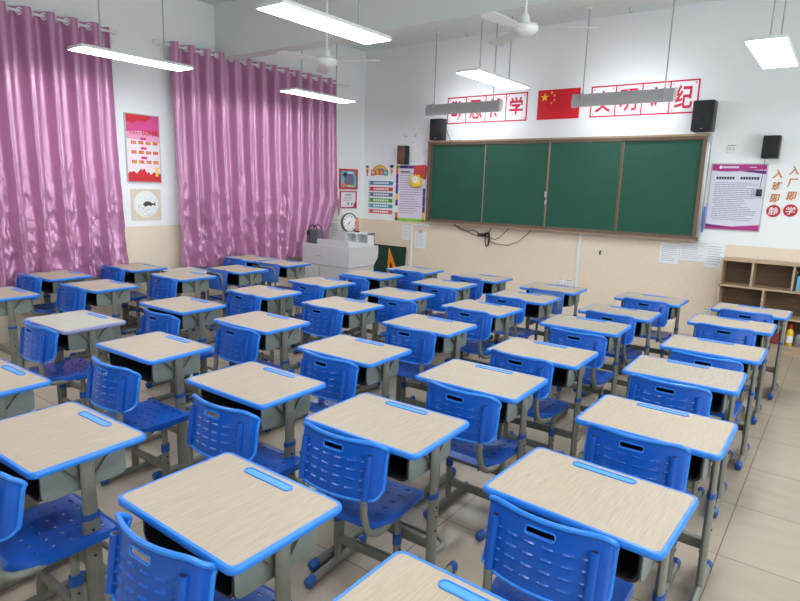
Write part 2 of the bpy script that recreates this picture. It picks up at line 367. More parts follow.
# ------------------------------------------------------------------ student desk (origin on the floor under the centre of the top, +Y to the board)
def make_desk():
    root = empty('student_desk', (0, 0, 0), 'desk', 'desk')
    T = .761
    b = MB(); b.prism(rrect(.295, .215, .03), T-.018, T-.0005, 'top'); tp = obj('tabletop', b, root)
    b = MB(); n = 6
    prof = [(.292, T-.026), (.299, T-.024), (.303, T-.017), (.303, T-.007), (.299, T-.0005), (.294, T+.0008), (.288, T)]
    rings = [rrect(h+.004, h-.076, .034-(.303-h), n) for h, z in prof]; N = len(rings[0])
    vs = [(u, v, z) for R_, (h, z) in zip(rings, prof) for u, v in R_]
    b.add(vs, [(i*N+j, i*N+(j+1) % N, (i+1)*N+(j+1) % N, (i+1)*N+j) for i in range(len(prof)-1) for j in range(N)], 'blue_rim')
    b.ring(rings[0], rrect(.276, .196, .02, n), T-.0262, T-.0255, 'blue_rim')
    obj('edge_trim', b, root)
    b = MB(); st = rrect(.12, .0195, .0194, 6, -.014, .172); si = rrect(.114, .0145, .0144, 6, -.014, .172)
    b.ring(st, si, T-.004, T+.0028, 'blue_rim'); b.prism(si, T-.003, T+.0006, 'blue_tray'); obj('pencil_groove', b, root)
    # open drawer bin
    prof = [(-.235, .735), (-.235, .63)] + [(-.205-.03*math.cos(a), .63-.03*math.sin(a)) for a in (PI/6, PI/3, PI/2)]
    prof += [(.205+.03*math.sin(a), .63-.03*math.cos(a)) for a in (0, PI/6, PI/3, PI/2)] + [(.235, .735)]
    inn = [(u*.972, v+(.008 if v < .7 else 0)) for u, v in prof]
    b = MB()
    for y0, y1 in ((-.17, .155),):
        n = len(prof); vs = [(u, y, v) for y in (y0, y1) for L in (prof, inn) for u, v in L]
        fs = []
        for i in range(n-1): fs += [(i, i+1, 2*n+i+1, 2*n+i), (n+i+1, n+i, 3*n+i, 3*n+i+1), (i, n+i, n+i+1, i+1)]
        b.add(vs, fs, 'bin')
    b.prism(inn, .145, .155, 'bin', lambda u, v, d: (u, d, v)); obj('drawer_bin', b, root)
    for s in (-1, 1):
        b = MB(); b.prism(rrect(.163, .066, .03, 4, -.006, .668), .236, .241, 'bin_side', lambda u, v, d, s=s: (s*d, u, v)); obj('drawer_side', b, root)
    for s in (-1, 1):
        x = s*.264
        b = MB()
        b.tube([(x, -.01, .4), (x, -.01, .73)], .029, 'metal', 14, flat=.5, ref=(0, 1, 0))
        b.tube([(x, -.01, .05), (x, -.01, .5)], .035, 'metal', 16, flat=.5, ref=(0, 1, 0))
        # flared bracket below the top
        br = [(-.115, .738), (-.11, .728), (-.08, .712), (-.055, .682), (-.032, .655), (.032, .655), (.055, .682), (.08, .712), (.11, .728), (.115, .738)]
        b.prism([(u-.01, v) for u, v in br], .243, .247, 'metal', lambda u, v, d, s=s: (s*d, u, v))
        for i in range(len(br)-1):
            (u0, v0), (u1, v1) = br[i], br[i+1]
            if i == 4: continue
            b.add([(s*.243, u0-.01, v0), (s*.243, u1-.01, v1), (s*.262, u1-.01, v1), (s*.262, u0-.01, v0)], [(0, 1, 2, 3)], 'metal')
        leg = obj('leg', b, root)
        b = MB(); b.tube([(x, -.01, .482), (x, -.01, .504)], .037, 'collar', 16, flat=.53, ref=(0, 1, 0)); obj('collar', b, leg)
        for z in (.44, .395, .33):
            b = MB(); b.lathe([(.0055, 0), (.0055, .003)], 'hole', (x+s*.0173-(.003 if s < 0 else 0)*1, -.012, z), 8, 'x'); obj('bolt', b, leg)
        b = MB(); b.lathe([(.003, 0), (.003, .003)], 'hole', (s*.247-(.003 if s < 0 else 0), -.012, .712), 8, 'x')
        obj('screw', b, leg)
        b = MB(); b.tube([(x, -.19, .032), (x, .19, .032)], .026, 'metal', 12, flat=.72, ref=(0, 0, 1))
        ft = obj('foot', b, root)
        for e in (-1, 1):
            b = MB(); b.tube([(x, e*.17, .032), (x, e*.205, .031), (x, e*.213, .029)], [.0295, .0295, .022], 'collar', 12, flat=.76, ref=(0, 0, 1)); obj('foot_cap', b, ft)
    b = MB(); b.rbox(-.25, .25, .02, .045, .2, .25, 'metal', .006); obj('crossbar', b, root)
    b = MB(); pth = [(-.252, .02, .19)]
    for i in range(7):
        a = PI/2*i/6; pth.append((-.19-.062*math.cos(a), .1+.06*math.sin(a), .18))
    for i in range(7):
        a = PI/2*i/6; pth.append((.19+.062*math.sin(a), .1+.06*math.cos(a), .18))
    pth.append((.252, .02, .19)); b.tube(pth, .014, 'metal', 8); obj('footrest', b, root)
    return root

# ------------------------------------------------------------------ chair (origin on the floor under the middle of the backrest's top edge, facing +Y)
def back_prof(s):
    """s in -1..1 across the back: returns x, y of the bowed shell with forward-turned flanges"""
    a = abs(s); sg = 1 if s > 0 else -1
    if a < .84: x = a/.84*.194; y = -.045*(1-(x/.194)**2)
    else: t = (a-.84)/.16; x = .194+.012*math.sin(t*PI/2); y = .001*t+.036*t*t+.008*t
    return sg*x, y
def make_chair(arched=False):
    root = empty('student_chair', (0, 0, 0), 'chair', 'chair')
    Z0, H = .553, .232
    def P(s, v, out=0.0):
        x, y = back_prof(s); v = min(max(v, 0), 1); zt = v*H; r = .054; a = abs(s)
        drop = 0.0                      # round the corners by lowering the top / raising the bottom near the sides
        e = min(1.0, max(0.0, (a-.6)/.4))
        if v > .6: drop = -r*(1-math.sqrt(max(0.0, 1-e**2.3)))*((v-.6)/.4)**2
        if v < .3: drop = .03*(1-math.sqrt(max(0.0, 1-e*e)))*((.3-v)/.3)**2
        return Vector((x, y - out + .035*(v-1), Z0+zt+drop))
    if not arched:
        cols = [-.66, -.40, -.135, .135, .40, .66]
        rows = [.17, .33, .49, .65]
        U = sorted(set([-.99, -.98, .99, .98, -1, -.97, -.93, -.89, -.86, -.84, -.8, -.22, -.18, .18, .22, .8, .84, .86, .89, .93, .97, 1, 0] + [round(c+d, 3) for c in cols for d in (-.085, -.07, .07, .085)]))
        V = sorted(set([0, .03, .06, .1, .9, .94, .97, .99, 1, .78, .79, .875, .865] + [round(c+d, 3) for c in rows for d in (-.03, -.012, .012, .03)]))
        def bump(s, v):
            for r in rows:
                for c in cols:
                    if abs(s-c) <= .0705:
                        if abs(v-r-.012) < .001 or abs(v-r-.03) < .001: return .0 if abs(v-r-.03) < .001 else .0055
                        if abs(v-r+.012) < .001: return -.001
            return 0
        b = MB(); b.grid(U, V, lambda s, v: P(s, v, bump(s, v)), 'blue', lambda s, v: abs(s) < .2 and .785 < v < .87)
        bk = obj('backrest', b, root, solid=.005)
        # rolled rim all round the shell, and around the grip slot
        b = MB(); path = [P(s/20*1.0, 1) for s in range(-18, 19)]
        path = [P(-1, v) for v in (.0, .15, .3, .45, .6, .75, .9, .97)] + [P(-s_, 1) for s_ in (1, .997, .99, .975, .95, .925)] + [P(s/20, 1) for s in range(-18, 19)] + [P(s_, 1) for s_ in (.925, .95, .975, .99, .997, 1)] + [P(1, v) for v in (.97, .9, .75, .6, .45, .3, .15, 0)]
        b.tube(path, .0092, 'blue_rim', 8)
        b.tube([P(s/20, 0) for s in range(-20, 21)], .006, 'blue_rim', 8)
        g = [P(u, v, .002) for u, v in rrect(.215, .06, .045, 6, 0, .828)]; g.append(g[0])
        b.tube(g, .0028, 'blue_rim', 6, cap=False); obj('rim', b, bk)
        for s in (-1, 1):
            b = MB(); x = s*.163
            top, bot = P(s*.655, .86, .004), P(s*.655, .0, .004); top.x = bot.x = x; top.z = Z0+.8*H; bot.z = Z0-.004
            b.tube([bot+Vector((0, 0, -.006)), top], .0155, 'blue', 12)
            b.tube([top+Vector((0, 0, -.001)), top+Vector((0, 0, .0012))], .010, 'hole', 10)  # dark disc, the shade inside the open sleeve top painted as colour
            obj('sleeve', b, bk)
            b = MB(); yb = bot.y
            pth = [(x, yb, .56), (x, yb, .50), (x+s*.006, yb+.002, .47)] + [(x+s*(.01+.018*(i/6)), yb+.07*(1-math.cos(PI/2*i/6)), .455-.055*math.sin(PI/2*i/6)) for i in range(7)] + [(x+s*.030, yb+.12, .398), (x+s*.022, yb+.17, .40)]
            b.tube(pth, .0155, 'metal', 10); obj('back_tube', b, root)
    else:
        b = MB(); U = [i/12 for i in range(-12, 13)]; V = [0, .02, .06, .12, .3, .5, .7, .88, .94, .98, 1]
        b.grid(U, V, lambda s, v: P(s*.86, v), 'blue_pale'); obj('backrest', b, root, solid=.012)
        b = MB(); pth = []
        for z in (.40, .5, .6, .68): pth.append((-.15, -.035, z))
        for i in range(1, 8): a = PI/2*i/7; pth.append((-.09-.06*math.cos(a), -.045-.006*math.sin(a), .68+.055*math.sin(a)))
        for i in range(0, 8): a = PI/2*i/7; pth.append((.09+.06*math.sin(a), -.045-.006*math.cos(a), .68+.055*math.cos(a)))
        for z in (.6, .5, .40): pth.append((.15, -.035, z))
        pth += [(.155, .0, .39), (.155, .08, .388)]; pth = [(-.155, .08, .388), (-.155, 0, .39)] + pth
        b.tube(pth, .0115, 'metal', 10); obj('back_tube', b, root)
    # seat
    b = MB()
    def S(s, t):
        hw = .2 if t > .25 else .2-.06*(1-t/.25)**2.2
        if t > .86: hw = .2-.035*((t-.86)/.14)**2
        a = abs(s); x = min(a, .9)/.9*hw; z = .43 - .012*math.cos(s*PI/2)*math.sin(t*PI)
        if a > .9: z -= .032*((a-.9)/.1); x = hw+.004
        y = -.03+.435*t
        if t > .88: z -= .05*((t-.88)/.12)**1.6
        if t < .25: z += .02*(1-t/.25)**1.6
        if t < .045: z -= .03*(1-t/.045)
        return Vector((x*(1 if s > 0 else -1), y, z))
    sr = [.26, .40, .54, .68, .82]; sc = [-.6, -.3, 0, .3, .6]
    U = sorted(set([-1, -.95, -.9, -.86, .86, .9, .95, 1] + [round(c+d, 3) for c in sc for d in (-.05, .05)] + [-.8, .8]))
    V = sorted(set([0, .012, .03, .045, .09, .14, .88, .91, .94, .97, 1] + [round(c+d, 3) for c in sr for d in (-.012, .012)]))
    b.grid(U, V, S, 'blue', lambda s, t: any(abs(s-c) < .045 and abs(t-r) < .011 for c in sc for r in sr))
    obj('seat', b, root, solid=.006)
    for s in (-1, 1):
        x = s*.165
        b = MB(); b.tube([(x, .2, .2), (x, .2, .405)], .018, 'metal', 12, flat=.62, ref=(0, 1, 0))
        b.tube([(x, .2, .04), (x, .2, .27)], .023, 'metal', 12, flat=.64, ref=(0, 1, 0))
        b.rbox(x-.014, x+.014, .06, .34, .388, .412, 'metal', .004)
        leg = obj('leg', b, root)
        b = MB(); b.tube([(x, .2, .24), (x, .2, .285)], .0265, 'collar', 12, flat=.72, ref=(0, 1, 0)); obj('collar', b, leg)
        for z in (.21, .17):
            b = MB(); b.lathe([(.0055, 0), (.0055, .003)], 'hole', (x+s*.0147-(.003 if s < 0 else 0), .2, z), 8, 'x'); obj('bolt', b, leg)
        b = MB(); b.rbox(x-.011, x+.011, .16, .24, .375, .425, 'blue_rim', .004); obj('seat_boss', b, leg)
        b = MB(); b.tube([(x, .0, .028), (x, .39, .028)], .023, 'metal', 12, flat=.75, ref=(0, 0, 1)); ft = obj('foot', b, root)
        for y0, y1 in ((-.018, .022), (.408, .368)):
            b = MB(); b.tube([(x, y1, .028), (x, y0, .028), (x, y0+(y0-y1)*.15, .026)], [.0262, .0262, .019], 'collar', 12, flat=.8, ref=(0, 0, 1)); obj('foot_cap', b, ft)
    b = MB(); b.rbox(-.16, .16, .188, .212, .12, .165, 'metal', .005); obj('crossbar', b, root)
    return root

DESKS = {
  'A1': (-0.593, 1.929, -0.034), 'A2': (-0.583, 2.773, -0.001), 'A3': (-0.656, 3.712, 0.029), 'A4': (-0.631, 4.483, 0.005),
  'A5': (-0.659, 5.481, 0.014), 'A6': (-0.612, 6.269, -0.017), 'B0': (-1.491, 1.098, 0.000), 'B1': (-1.525, 1.969, 0.032),
  'B2': (-1.507, 2.796, 0.031), 'B3': (-1.485, 3.558, 0.027), 'B4': (-1.560, 4.560, 0.035), 'B5': (-1.511, 5.272, 0.006),
  'B6': (-1.479, 6.188, -0.004), 'C0': (-2.460, 0.972, 0.034), 'C1': (-2.371, 1.929, 0.009), 'C2': (-2.420, 2.763, 0.029),
  'C3': (-2.465, 3.685, 0.020), 'C4': (-2.493, 4.552, -0.035), 'C5': (-2.463, 5.331, 0.024), 'C6': (-2.463, 6.069, 0.035),
  'D0': (-3.428, 1.015, 0.033), 'D1': (-3.383, 1.959, 0.026), 'D2': (-3.441, 2.865, 0.009), 'D3': (-3.457, 3.780, -0.017),
  'D4': (-3.441, 4.560, 0.011), 'D5': (-3.465, 5.436, 0.033), 'D6': (-3.395, 6.151, -0.007), 'E1': (-4.415, 1.945, 0.035),
  'E2': (-4.399, 2.821, 0.021), 'E3': (-4.409, 3.701, 0.035), 'E4': (-4.441, 4.524, -0.032), 'E5': (-4.428, 5.363, 0.035),
  'E6': (-4.326, 6.087, 0.035), 'F0': (-5.900, 1.970, 0.020), 'F1': (-5.748, 2.797, 0.027), 'F2': (-5.789, 3.729, -0.000),
  'F3': (-5.798, 4.480, -0.018), 'F4': (-5.877, 5.268, 0.035), 'G2': (-6.658, 2.796, 0.035), 'G3': (-6.707, 3.700, 0.035),
  'G4': (-6.400, 4.220, 0.000), 'G5': (-6.537, 5.276, -0.035), 'A0': (-.60, 1.02, 0),
}
# measured middles of the chairs' top edges
CHAIRS = dict(A1=(-.63, 1.648), A2=(-.60, 2.504), A3=(-.669, 3.362), A4=(-.614, 4.08), A5=(-.665, 5.16), A6=(-.625, 6.02),
  B0=(-1.463, .819), B1=(-1.548, 1.700), B2=(-1.463, 2.49), B3=(-1.517, 3.347), B4=(-1.479, 4.14), B5=(-1.515, 5.036), B6=(-1.466, 5.91),
  C0=(-2.35, .70), C1=(-2.19, 1.575), C2=(-2.37, 2.457), C3=(-2.444, 3.38), C4=(-2.471, 4.27), C5=(-2.536, 5.13), C6=(-2.411, 5.76),
  D1=(-3.14, 1.556), D2=(-3.358, 2.56), D3=(-3.435, 3.49), D4=(-3.19, 4.2), D5=(-3.30, 5.05), D6=(-3.45, 5.89),
  E1=(-4.356, 1.679), E2=(-4.14, 2.44), E3=(-4.374, 3.42), E4=(-4.356, 4.21), E5=(-4.338, 4.9), E6=(-4.221, 5.78),
  F1=(-5.765, 2.56), F2=(-5.70, 3.42), F3=(-5.827, 4.22), F4=(-5.834, 5.0), G2=(-6.655, 2.5), G3=(-6.74, 3.42), G5=(-6.5, 4.95))
YAWS = dict(A1=.5, B0=2.5, B1=4.5, C1=3.0, D1=1.5, B2=-.5, B3=-2.0)
ROWN = ['nearest the blackboard', 'second from the blackboard', 'third from the blackboard', 'fourth from the blackboard', 'fifth from the blackboard', 'sixth from the blackboard', 'seventh from the blackboard']
COLN = dict(A='rightmost column', B='second column from the right', C='third column from the right', D='fourth column from the right', E='fifth column from the right', F='second column from the curtains', G='column against the curtains')
def ordinal(k, keys):
    ks = sorted((q for q in keys if q[0] == k[0]), reverse=True); return ROWN[ks.index(k)]
desk0 = make_desk(); chair0 = make_chair(); chair1 = make_chair(True)
first = {'d': desk0, 'c': chair0, 'a': chair1}
def take(kind):
    o = first.pop(kind, None)
    if o is not None: protos[kind] = o; return o
    return copy_tree(protos[kind])
protos = {}
LOOK = {'E1': 'greyish desk with lavender rim', 'G4': 'low whitish desk'}
for k, (x, y, rz) in sorted(DESKS.items()):
    d = take('d'); d.location = (x, y, 0); d.rotation_euler = (0, 0, rz)
    if k == 'G4': d.scale = (1, 1, .91)
    if k in ('E1', 'B4', 'G4', 'B5', 'A3'):
        for ch in d.children:
            if ch.name.startswith('tabletop'):
                ch.data = ch.data.copy(); ch.data.materials[0] = M['top_grey' if k in ('E1', 'G4') else 'top_worn']
            if ch.name.startswith('edge_trim') and k in ('E1', 'G4'):
                ch.data = ch.data.copy(); ch.data.materials[0] = M['rim_lav']
    look = LOOK.get(k, 'blue rimmed desk')
    tag(d, '%s, %s in the %s' % (look, ordinal(k, DESKS), COLN[k[0]]), 'desk', 'student desks in columns facing the blackboard')
for k, (x, y) in sorted(CHAIRS.items()):
    arch = k in ('C6', 'F3', 'F4')
    c = take('a' if arch else 'c')
    if k in DESKS: y = min(y, DESKS[k][1]-.278)      # the back's forward flange stays clear of the desk edge
    c.location = (x, y, 0); R = random.Random(k); c.rotation_euler = (0, 0, math.radians(YAWS.get(k, R.uniform(-1.5, 1.5))))
    look = 'arched-tube chair' if arch else 'blue chair'
    tag(c, '%s at the desk %s in the %s' % (look, ordinal(k, DESKS), COLN[k[0]]), 'chair', 'student chairs tucked under the desks')

# ------------------------------------------------------------------ blackboard
bx0, bx1, bz0, bz1, by = -5.65, -1.485, 1.225, 2.527, 8.195
root = empty('blackboard', ((bx0+bx1)/2, FY, bz0), 'long green sliding blackboard in a bronze frame on the front wall', 'blackboard')
b = MB()
b.box(bx0, bx1, by, FY, bz1-.05, bz1, 'bronze'); b.box(bx0, bx1, by-.015, FY, bz0, bz0+.05, 'bronze')
b.box(bx0, bx0+.055, by, FY, bz0+.05, bz1-.05, 'bronze'); b.box(bx1-.075, bx1-.03, by, FY, bz0+.05, bz1-.05, 'bronze')
b.box(bx0+.055, bx1-.07, by+.08, FY, bz0+.05, bz1-.05, 'bronze')
obj('frame', b, root)
b = MB(); b.rbox(bx1-.032, bx1+.004, by-.004, FY, bz0-.01, bz1+.008, 'alu', .008); obj('end_rail', b, root)
b = MB(); b.box(bx0, bx1-.03, by-.018, by-.001, bz1-.018, bz1+.006, 'bronze_light'); b.box(bx0, bx1-.03, by-.022, by-.012, bz0-.006, bz0+.014, 'bronze_light'); obj('slide_rail', b, root)
br = [bx0+.055, -4.60, -3.555, -2.53, bx1-.075]
for i in range(4):
    x0, x1 = br[i], br[i+1]; yy = by+.02 if i in (1, 2) else by+.05
    b = MB(); b.box(x0+.002, x1-.002, yy, yy+.02, bz0+.052, bz1-.052, 'chalk_green'); pn = obj('board_panel', b, root)
    b = MB(); t = .014
    b.box(x0, x0+t, yy-.006, yy+.006, bz0+.05, bz1-.05, 'bronze_light' if i else 'bronze'); b.box(x1-t, x1, yy-.006, yy+.006, bz0+.05, bz1-.05, 'bronze')
    b.box(x0, x1, yy-.006, yy+.006, bz1-.062, bz1-.05, 'bronze'); b.box(x0, x1, yy-.006, yy+.006, bz0+.05, bz0+.06, 'bronze'); obj('panel_edge', b, pn)
b = MB(); b.rbox(-3.575, -3.553, by-.002, by+.016, 1.70, 1.78, 'alu', .004); b.rbox(-3.566, -3.545, by-.004, by+.016, 1.60, 1.66, 'alu', .004); obj('lock', b, root)
b = MB(); b.rbox(-4.62, -4.60, by+.005, by+.02, 1.25, 1.275, 'white', .003); b.rbox(-4.85, -4.8, by-.02, by, 1.215, 1.235, 'bronze_light', .003); obj('slide_stop', b, root)

# ------------------------------------------------------------------ slogan signs, flag
def slogan(chars, x0, x1, z0, z1, label):
    b = MB(); b.prism(rect(x0, x1, z0, z1), 0, .006, 'crimson', front()); root = obj('wall_sign', b, loc=((x0+x1)/2, FY, z0)); tag(root, label, 'sign', 'red bordered slogan signs above the blackboard')
    n = len(chars); w = (x1-x0)/n; g = .019
    for i, ch in enumerate(chars):
        a, c = x0+i*w+g*(1 if i == 0 else .5), x0+(i+1)*w-g*(1 if i == n-1 else .5)
        b = MB(); b.prism(rect(a, c, z0+g, z1-g), .002, .0075, 'card', front())
        for (sx, sz) in ((0, 0), (0, 1), (1, 0), (1, 1)):
            px = a+.03 if sx == 0 else c-.03; pz = z0+g+.03 if sz == 0 else z1-g-.03; q = -1 if sx == 0 else 1; p = -1 if sz == 0 else 1
            b.prism(rect(*sorted((px, px+q*.016)), pz-.004, pz+.004), .0075, .0083, 'crimson', front()); b.prism(rect(px-.004, px+.004, *sorted((pz, pz+p*.018))), .0075, .0083, 'crimson', front())
        obj('character_card', b, root)
        b = MB(); m_ = .05; glyphs(b, ch, a+m_, c-m_, z0+.06, z1-.06, .0076, .0095, 'crimson', front(), .024); obj('character', b, root)
slogan('勤思博学', -5.375, -3.991, 2.799, 3.205, 'red bordered four character slogan sign left of the flag')
slogan('文明守纪', -3.052, -1.694, 2.799, 3.205, 'red bordered four character slogan sign right of the flag')
b = MB(); b.prism(rect(-3.83, -3.205, 2.80, 3.208), 0, .005, 'red', front()); fl = obj('flag', b, loc=(-3.52, FY, 2.8)); tag(fl, 'red flag with one big and four small yellow stars on the front wall', 'flag')
def star(cx, cz, r, rot):
    return [(cx+(r if i % 2 == 0 else r*.382)*math.sin(-(2*PI*i/10)+rot), cz+(r if i % 2 == 0 else r*.382)*math.cos(2*PI*i/10-rot)) for i in range(10)]
fw, fh = .625, .408; u_ = fw/30
for i, (sx, sz, r, rot) in enumerate([(5, 5, 3, 0), (10, 2, 1, .5), (12, 4, 1, .2), (12, 7, 1, 0), (10, 9, 1, -.4)]):
    b = MB(); b.prism(star(-3.83+sx*u_, 3.208-sz*(fh/20), r*u_, rot), .005, .0065, 'yellow', front()); obj('star', b, fl)

# ------------------------------------------------------------------ lamps
def pendant(x, y, z, label, first_=None):
    t = empty('pendant_lamp', (x, y, z), label, 'ceiling lamp', 'flat white pendant lamps hanging from the ceiling')
    b = MB(); b.rbox(x-.138, x+.138, y-.58, y+.58, z+.002, z+.03, 'white_metal', .004); b.box(x-.141, x+.141, y-.585, y+.585, z, z+.006, 'white_metal')
    obj('housing', b, t)
    b = MB(); b.box(x-.13, x+.13, y-.572, y+.572, z-.003, z+.001, 'diff'); obj('diffuser', b, t)
    for dy in (-.33, .33):
        b = MB(); b.tube([(x, y+dy, z+.028), (x, y+dy, CZ)], .007, 'rod_grey', 8); rd = obj('rod', b, t)
        b = MB(); b.lathe([(.03, CZ-.03), (.04, CZ-.001)], 'white', (x, y+dy, 0), 12); obj('ceiling_cup', b, rd)
    return t
zl = 2.951
for x, y, lb in [(-5.9, 3.355, 'long flat lit pendant lamp in front of the left curtain'), (-5.95, 6.0, 'long flat lit pendant lamp in front of the right curtain'),
              (-3.3, 3.43, 'largest long flat lit pendant lamp at top centre, left of the blackboard'), (-3.29, 6.0, 'long flat lit pendant lamp before the left slogan sign'),
              (-.69, 5.98, 'square looking lit pendant lamp at the upper right, above the bookcase'),
              (-.69, 3.4, 'lit pendant lamp over the right column, just above the picture'), (-5.9, .6, 'lit pendant lamp at the back left of the room'),
              (-3.3, .6, 'lit pendant lamp at the back centre of the room'), (-.69, .6, 'lit pendant lamp at the back right of the room')]:
    pendant(x, y, zl, lb)
def board_lamp(x0, x1, label):
    y, z0, z1 = 7.78, 2.87, 3.03; xc = (x0+x1)/2
    t = empty('board_lamp', (xc, y, z0), label, 'lamp', 'grey shaded board lamps above the blackboard')
    sec = [(y-.03, z0), (y-.045, z0+.06), (y-.02, z1), (y+.06, z1+.012), (y+.062, z1+.004), (y-.012, z1-.010), (y-.036, z0+.06), (y-.022, z0+.004)]
    b = MB(); b.prism(sec, x0+.05, x1-.02, 'lamp_grey', lambda u, v, d: (d, u, v)); obj('shade', b, t)
    for xa, xb in ((x0, x0+.05), (x1-.02, x1)):
        b = MB(); b.prism([(y-.032, z0-.004), (y-.05, z0+.06), (y-.02, z1+.004), (y+.06, z1+.014), (y+.05, z0+.05), (y, z0)], xa, xb, 'lamp_grey' if xa == x0 else 'white', lambda u, v, d: (d, u, v)); obj('end_cap', b, t)
    b = MB(); b.tube([(x0+.06, y+.012, z0+.062), (x1-.03, y+.012, z0+.062)], .014, 'tube', 10, ref=(0, 0, 1)); obj('tube', b, t)
    for fx in (x0+.13, x1-.13):
        b = MB(); b.tube([(fx, y, z1), (fx, y, CZ)], .008, 'rod_grey', 8); rd = obj('rod', b, t)
        b = MB(); b.lathe([(.032, CZ-.025), (.045, CZ-.001)], 'white', (fx, y, 0), 12); obj('ceiling_cup', b, rd)
        b = MB(); b.box(fx-.012, fx+.012, y-.05, y-.002, z0+.0, z1+.01, 'lamp_grey'); obj('bracket', b, t)
board_lamp(-5.41, -4.14, 'grey shaded lamp hanging before the left slogan sign')
board_lamp(-3.10, -1.84, 'grey shaded lamp hanging before the right slogan sign')

# ------------------------------------------------------------------ ceiling fans (blades at rest)
def fan(x, y, z, rot, label):
    t = empty('ceiling_fan', (x, y, z), label, 'fan', 'white ceiling fans')
    b = MB(); b.lathe([(.02, -.055), (.05, -.05), (.085, -.035), (.105, -.012), (.108, .012), (.095, .03), (.06, .04)], 'white', (x, y, z), 28); obj('motor', b, t)
    b = MB(); b.lathe([(.038, .035), (.04, .06), (.03, .10), (.018, .115)], 'white', (x, y, z), 18); obj('canopy_cup', b, t)
    b = MB(); b.tube([(x, y, z+.1), (x, y, CZ)], .011, 'white', 10); obj('down_rod', b, t)
    for i in range(3):
        a = rot+i*2*PI/3; mt = Matrix.Translation((x, y, z)) @ Matrix.Rotation(a, 4, 'Z') @ Matrix.Rotation(math.radians(9), 4, 'X')
        b = MB(); pts = [(.1, -.02), (.16, -.03), (.2, -.055), (.5, -.062), (.54, -.05), (.55, 0), (.53, .05), (.5, .058), (.2, .05), (.16, .03), (.1, .02)]
        b.prism(pts, -.002, .002, 'white', lambda u, v, d: tuple(mt @ Vector((u, v, d-.012*u)))); obj('blade', b, t)
fan(-4.24, 4.37, 2.955, math.radians(20), 'white ceiling fan left, hanging below the big central lamp')
fan(-2.24, 4.52, 3.03, math.radians(25), 'white ceiling fan at the top centre, above the flag')
for i, (x, y) in enumerate([(-4.94, 8.04), (-2.555, 8.03)]):
    b = MB(); b.tube([(x, y, CZ)] + [(x+.03-.03*math.cos(a), y, CZ-.04-.03*math.sin(a)) for a in (0, .6, 1.2, 1.8, 2.4, 3.0)], .004, 'rod_grey', 6)
    tag(obj('ceiling_hook', b, loc=(x, y, CZ)), 'small wire hook in the ceiling %s' % ('above the left slogan sign' if i == 0 else 'above the right slogan sign'), 'hook', 'wire hooks in the ceiling')

# ------------------------------------------------------------------ curtains
def curtain(y0, y1, nf, label, ztop=3.465, zbot=.64, seed=1, tail=False):
    xc = LX+.15; zr = 3.417
    NY, NZ = nf*22, 130; R = random.Random(seed)
    ph = [R.uniform(-.5, .5) for _ in range(nf+2)]
    b = MB(); vs = []
    for j in range(NZ+1):
        t = j/NZ; z = ztop-(ztop-zbot)*t
        low = max(0.0, (t-.42)/.58)
        for i in range(NY+1):
            s = i/NY; p = s*nf
            y = y0+(y1-y0)*s
            wob = .35*math.sin(3.1*t+ph[int(p) % len(ph)]*4)*t
            a = 2*PI*p
            sn = math.sin(a+wob*.8); x = xc + (.068+.014*noise.noise(Vector((p*.7, t*1.2, seed))))*(sn+.22*math.sin(3*a+wob)*(.3+t)) + .014*math.sin(2*a+1.3+wob*2)*t
            y += .028*math.sin(a*1.0+2.0)*t
            q = Vector((y*7.5, z*2.3+.6*math.sin(y*9), seed*3.1))
            x += low*(.045*noise.noise(q)+.034*(1-2*abs(noise.noise(q*2.1)))) + low*(.020*(1-2*abs(noise.noise(q*4.3)))+.008*noise.noise(q*9.0))
            y += low*(.02*noise.noise(q+Vector((7, 3, 1))))
            if tail: # the right edge drawn in towards the bottom
                k = max(0.0, (1.6-z)/.9); y -= k**1.3*.42*max(0, s-.5)/.5
            vs.append(Vector((max(x, LX+.03), y, z + (.012*math.sin(p*2.2)+.01*math.sin(p*5+1) if j == NZ else 0))))
    W = NY+1
    b.add(vs, [(j*W+i, j*W+i+1, (j+1)*W+i+1, (j+1)*W+i) for j in range(NZ) for i in range(NY)], 'satin')
    c = obj('curtain', b, loc=(xc, (y0+y1)/2, zbot), angle=180); tag(c, label, 'curtain', 'mauve satin curtains on the left wall')
    for i in range(1, nf*2):
        s = i/(nf*2); y = y0+(y1-y0)*s; tg = Vector(((1 if i % 2 == 0 else -1)*1.1, 1.0, 0)).normalized()
        b = MB(); ring = [Vector((xc, y, zr)) + tg*(.031*math.cos(a)) + Vector((0, 0, .031*math.sin(a))) for a in [2*PI*q/14 for q in range(15)]]
        b.tube(ring, .009, 'white', 8, cap=False); obj('grommet', b, c)
    return c
def rod(y0, y1, label):
    x, z = LX+.15, 3.417; t = empty('curtain_rod', (x, (y0+y1)/2, z), label, 'curtain rod', 'white curtain rods on the left wall')
    b = MB(); b.tube([(x, y0, z), (x, y1, z)], .014, 'white', 10); obj('pole', b, t)
    for y, e in ((y0, -1), (y1, 1)):
        b = MB(); b.lathe([(.012, 0), (.02, .01*e), (.012, .02*e), (.026, .035*e), (.03, .05*e), (.02, .07*e), (.004, .076*e)], 'white', (x, y, z), 14, 'y'); obj('finial', b, t)
    for y in (y0+.06, y1-.06):
        b = MB(); b.tube([(LX, y, z), (x, y, z)], .009, 'white', 8); b.lathe([(.03, 0), (.03, .008)], 'white', (LX, y, z), 12, 'x'); obj('bracket', b, t)
curtain(1.15, 3.68, 11, 'mauve satin eyelet curtain at the left edge, left of the red poster', seed=2)
curtain(4.43, 7.42, 13, 'mauve satin eyelet curtain right of the red poster, beside the lectern', seed=5, tail=True)
rod(1.0, 3.68, 'white curtain rod above the curtain at the left edge')
rod(4.28, 7.62, 'white curtain rod above the curtain right of the red poster')
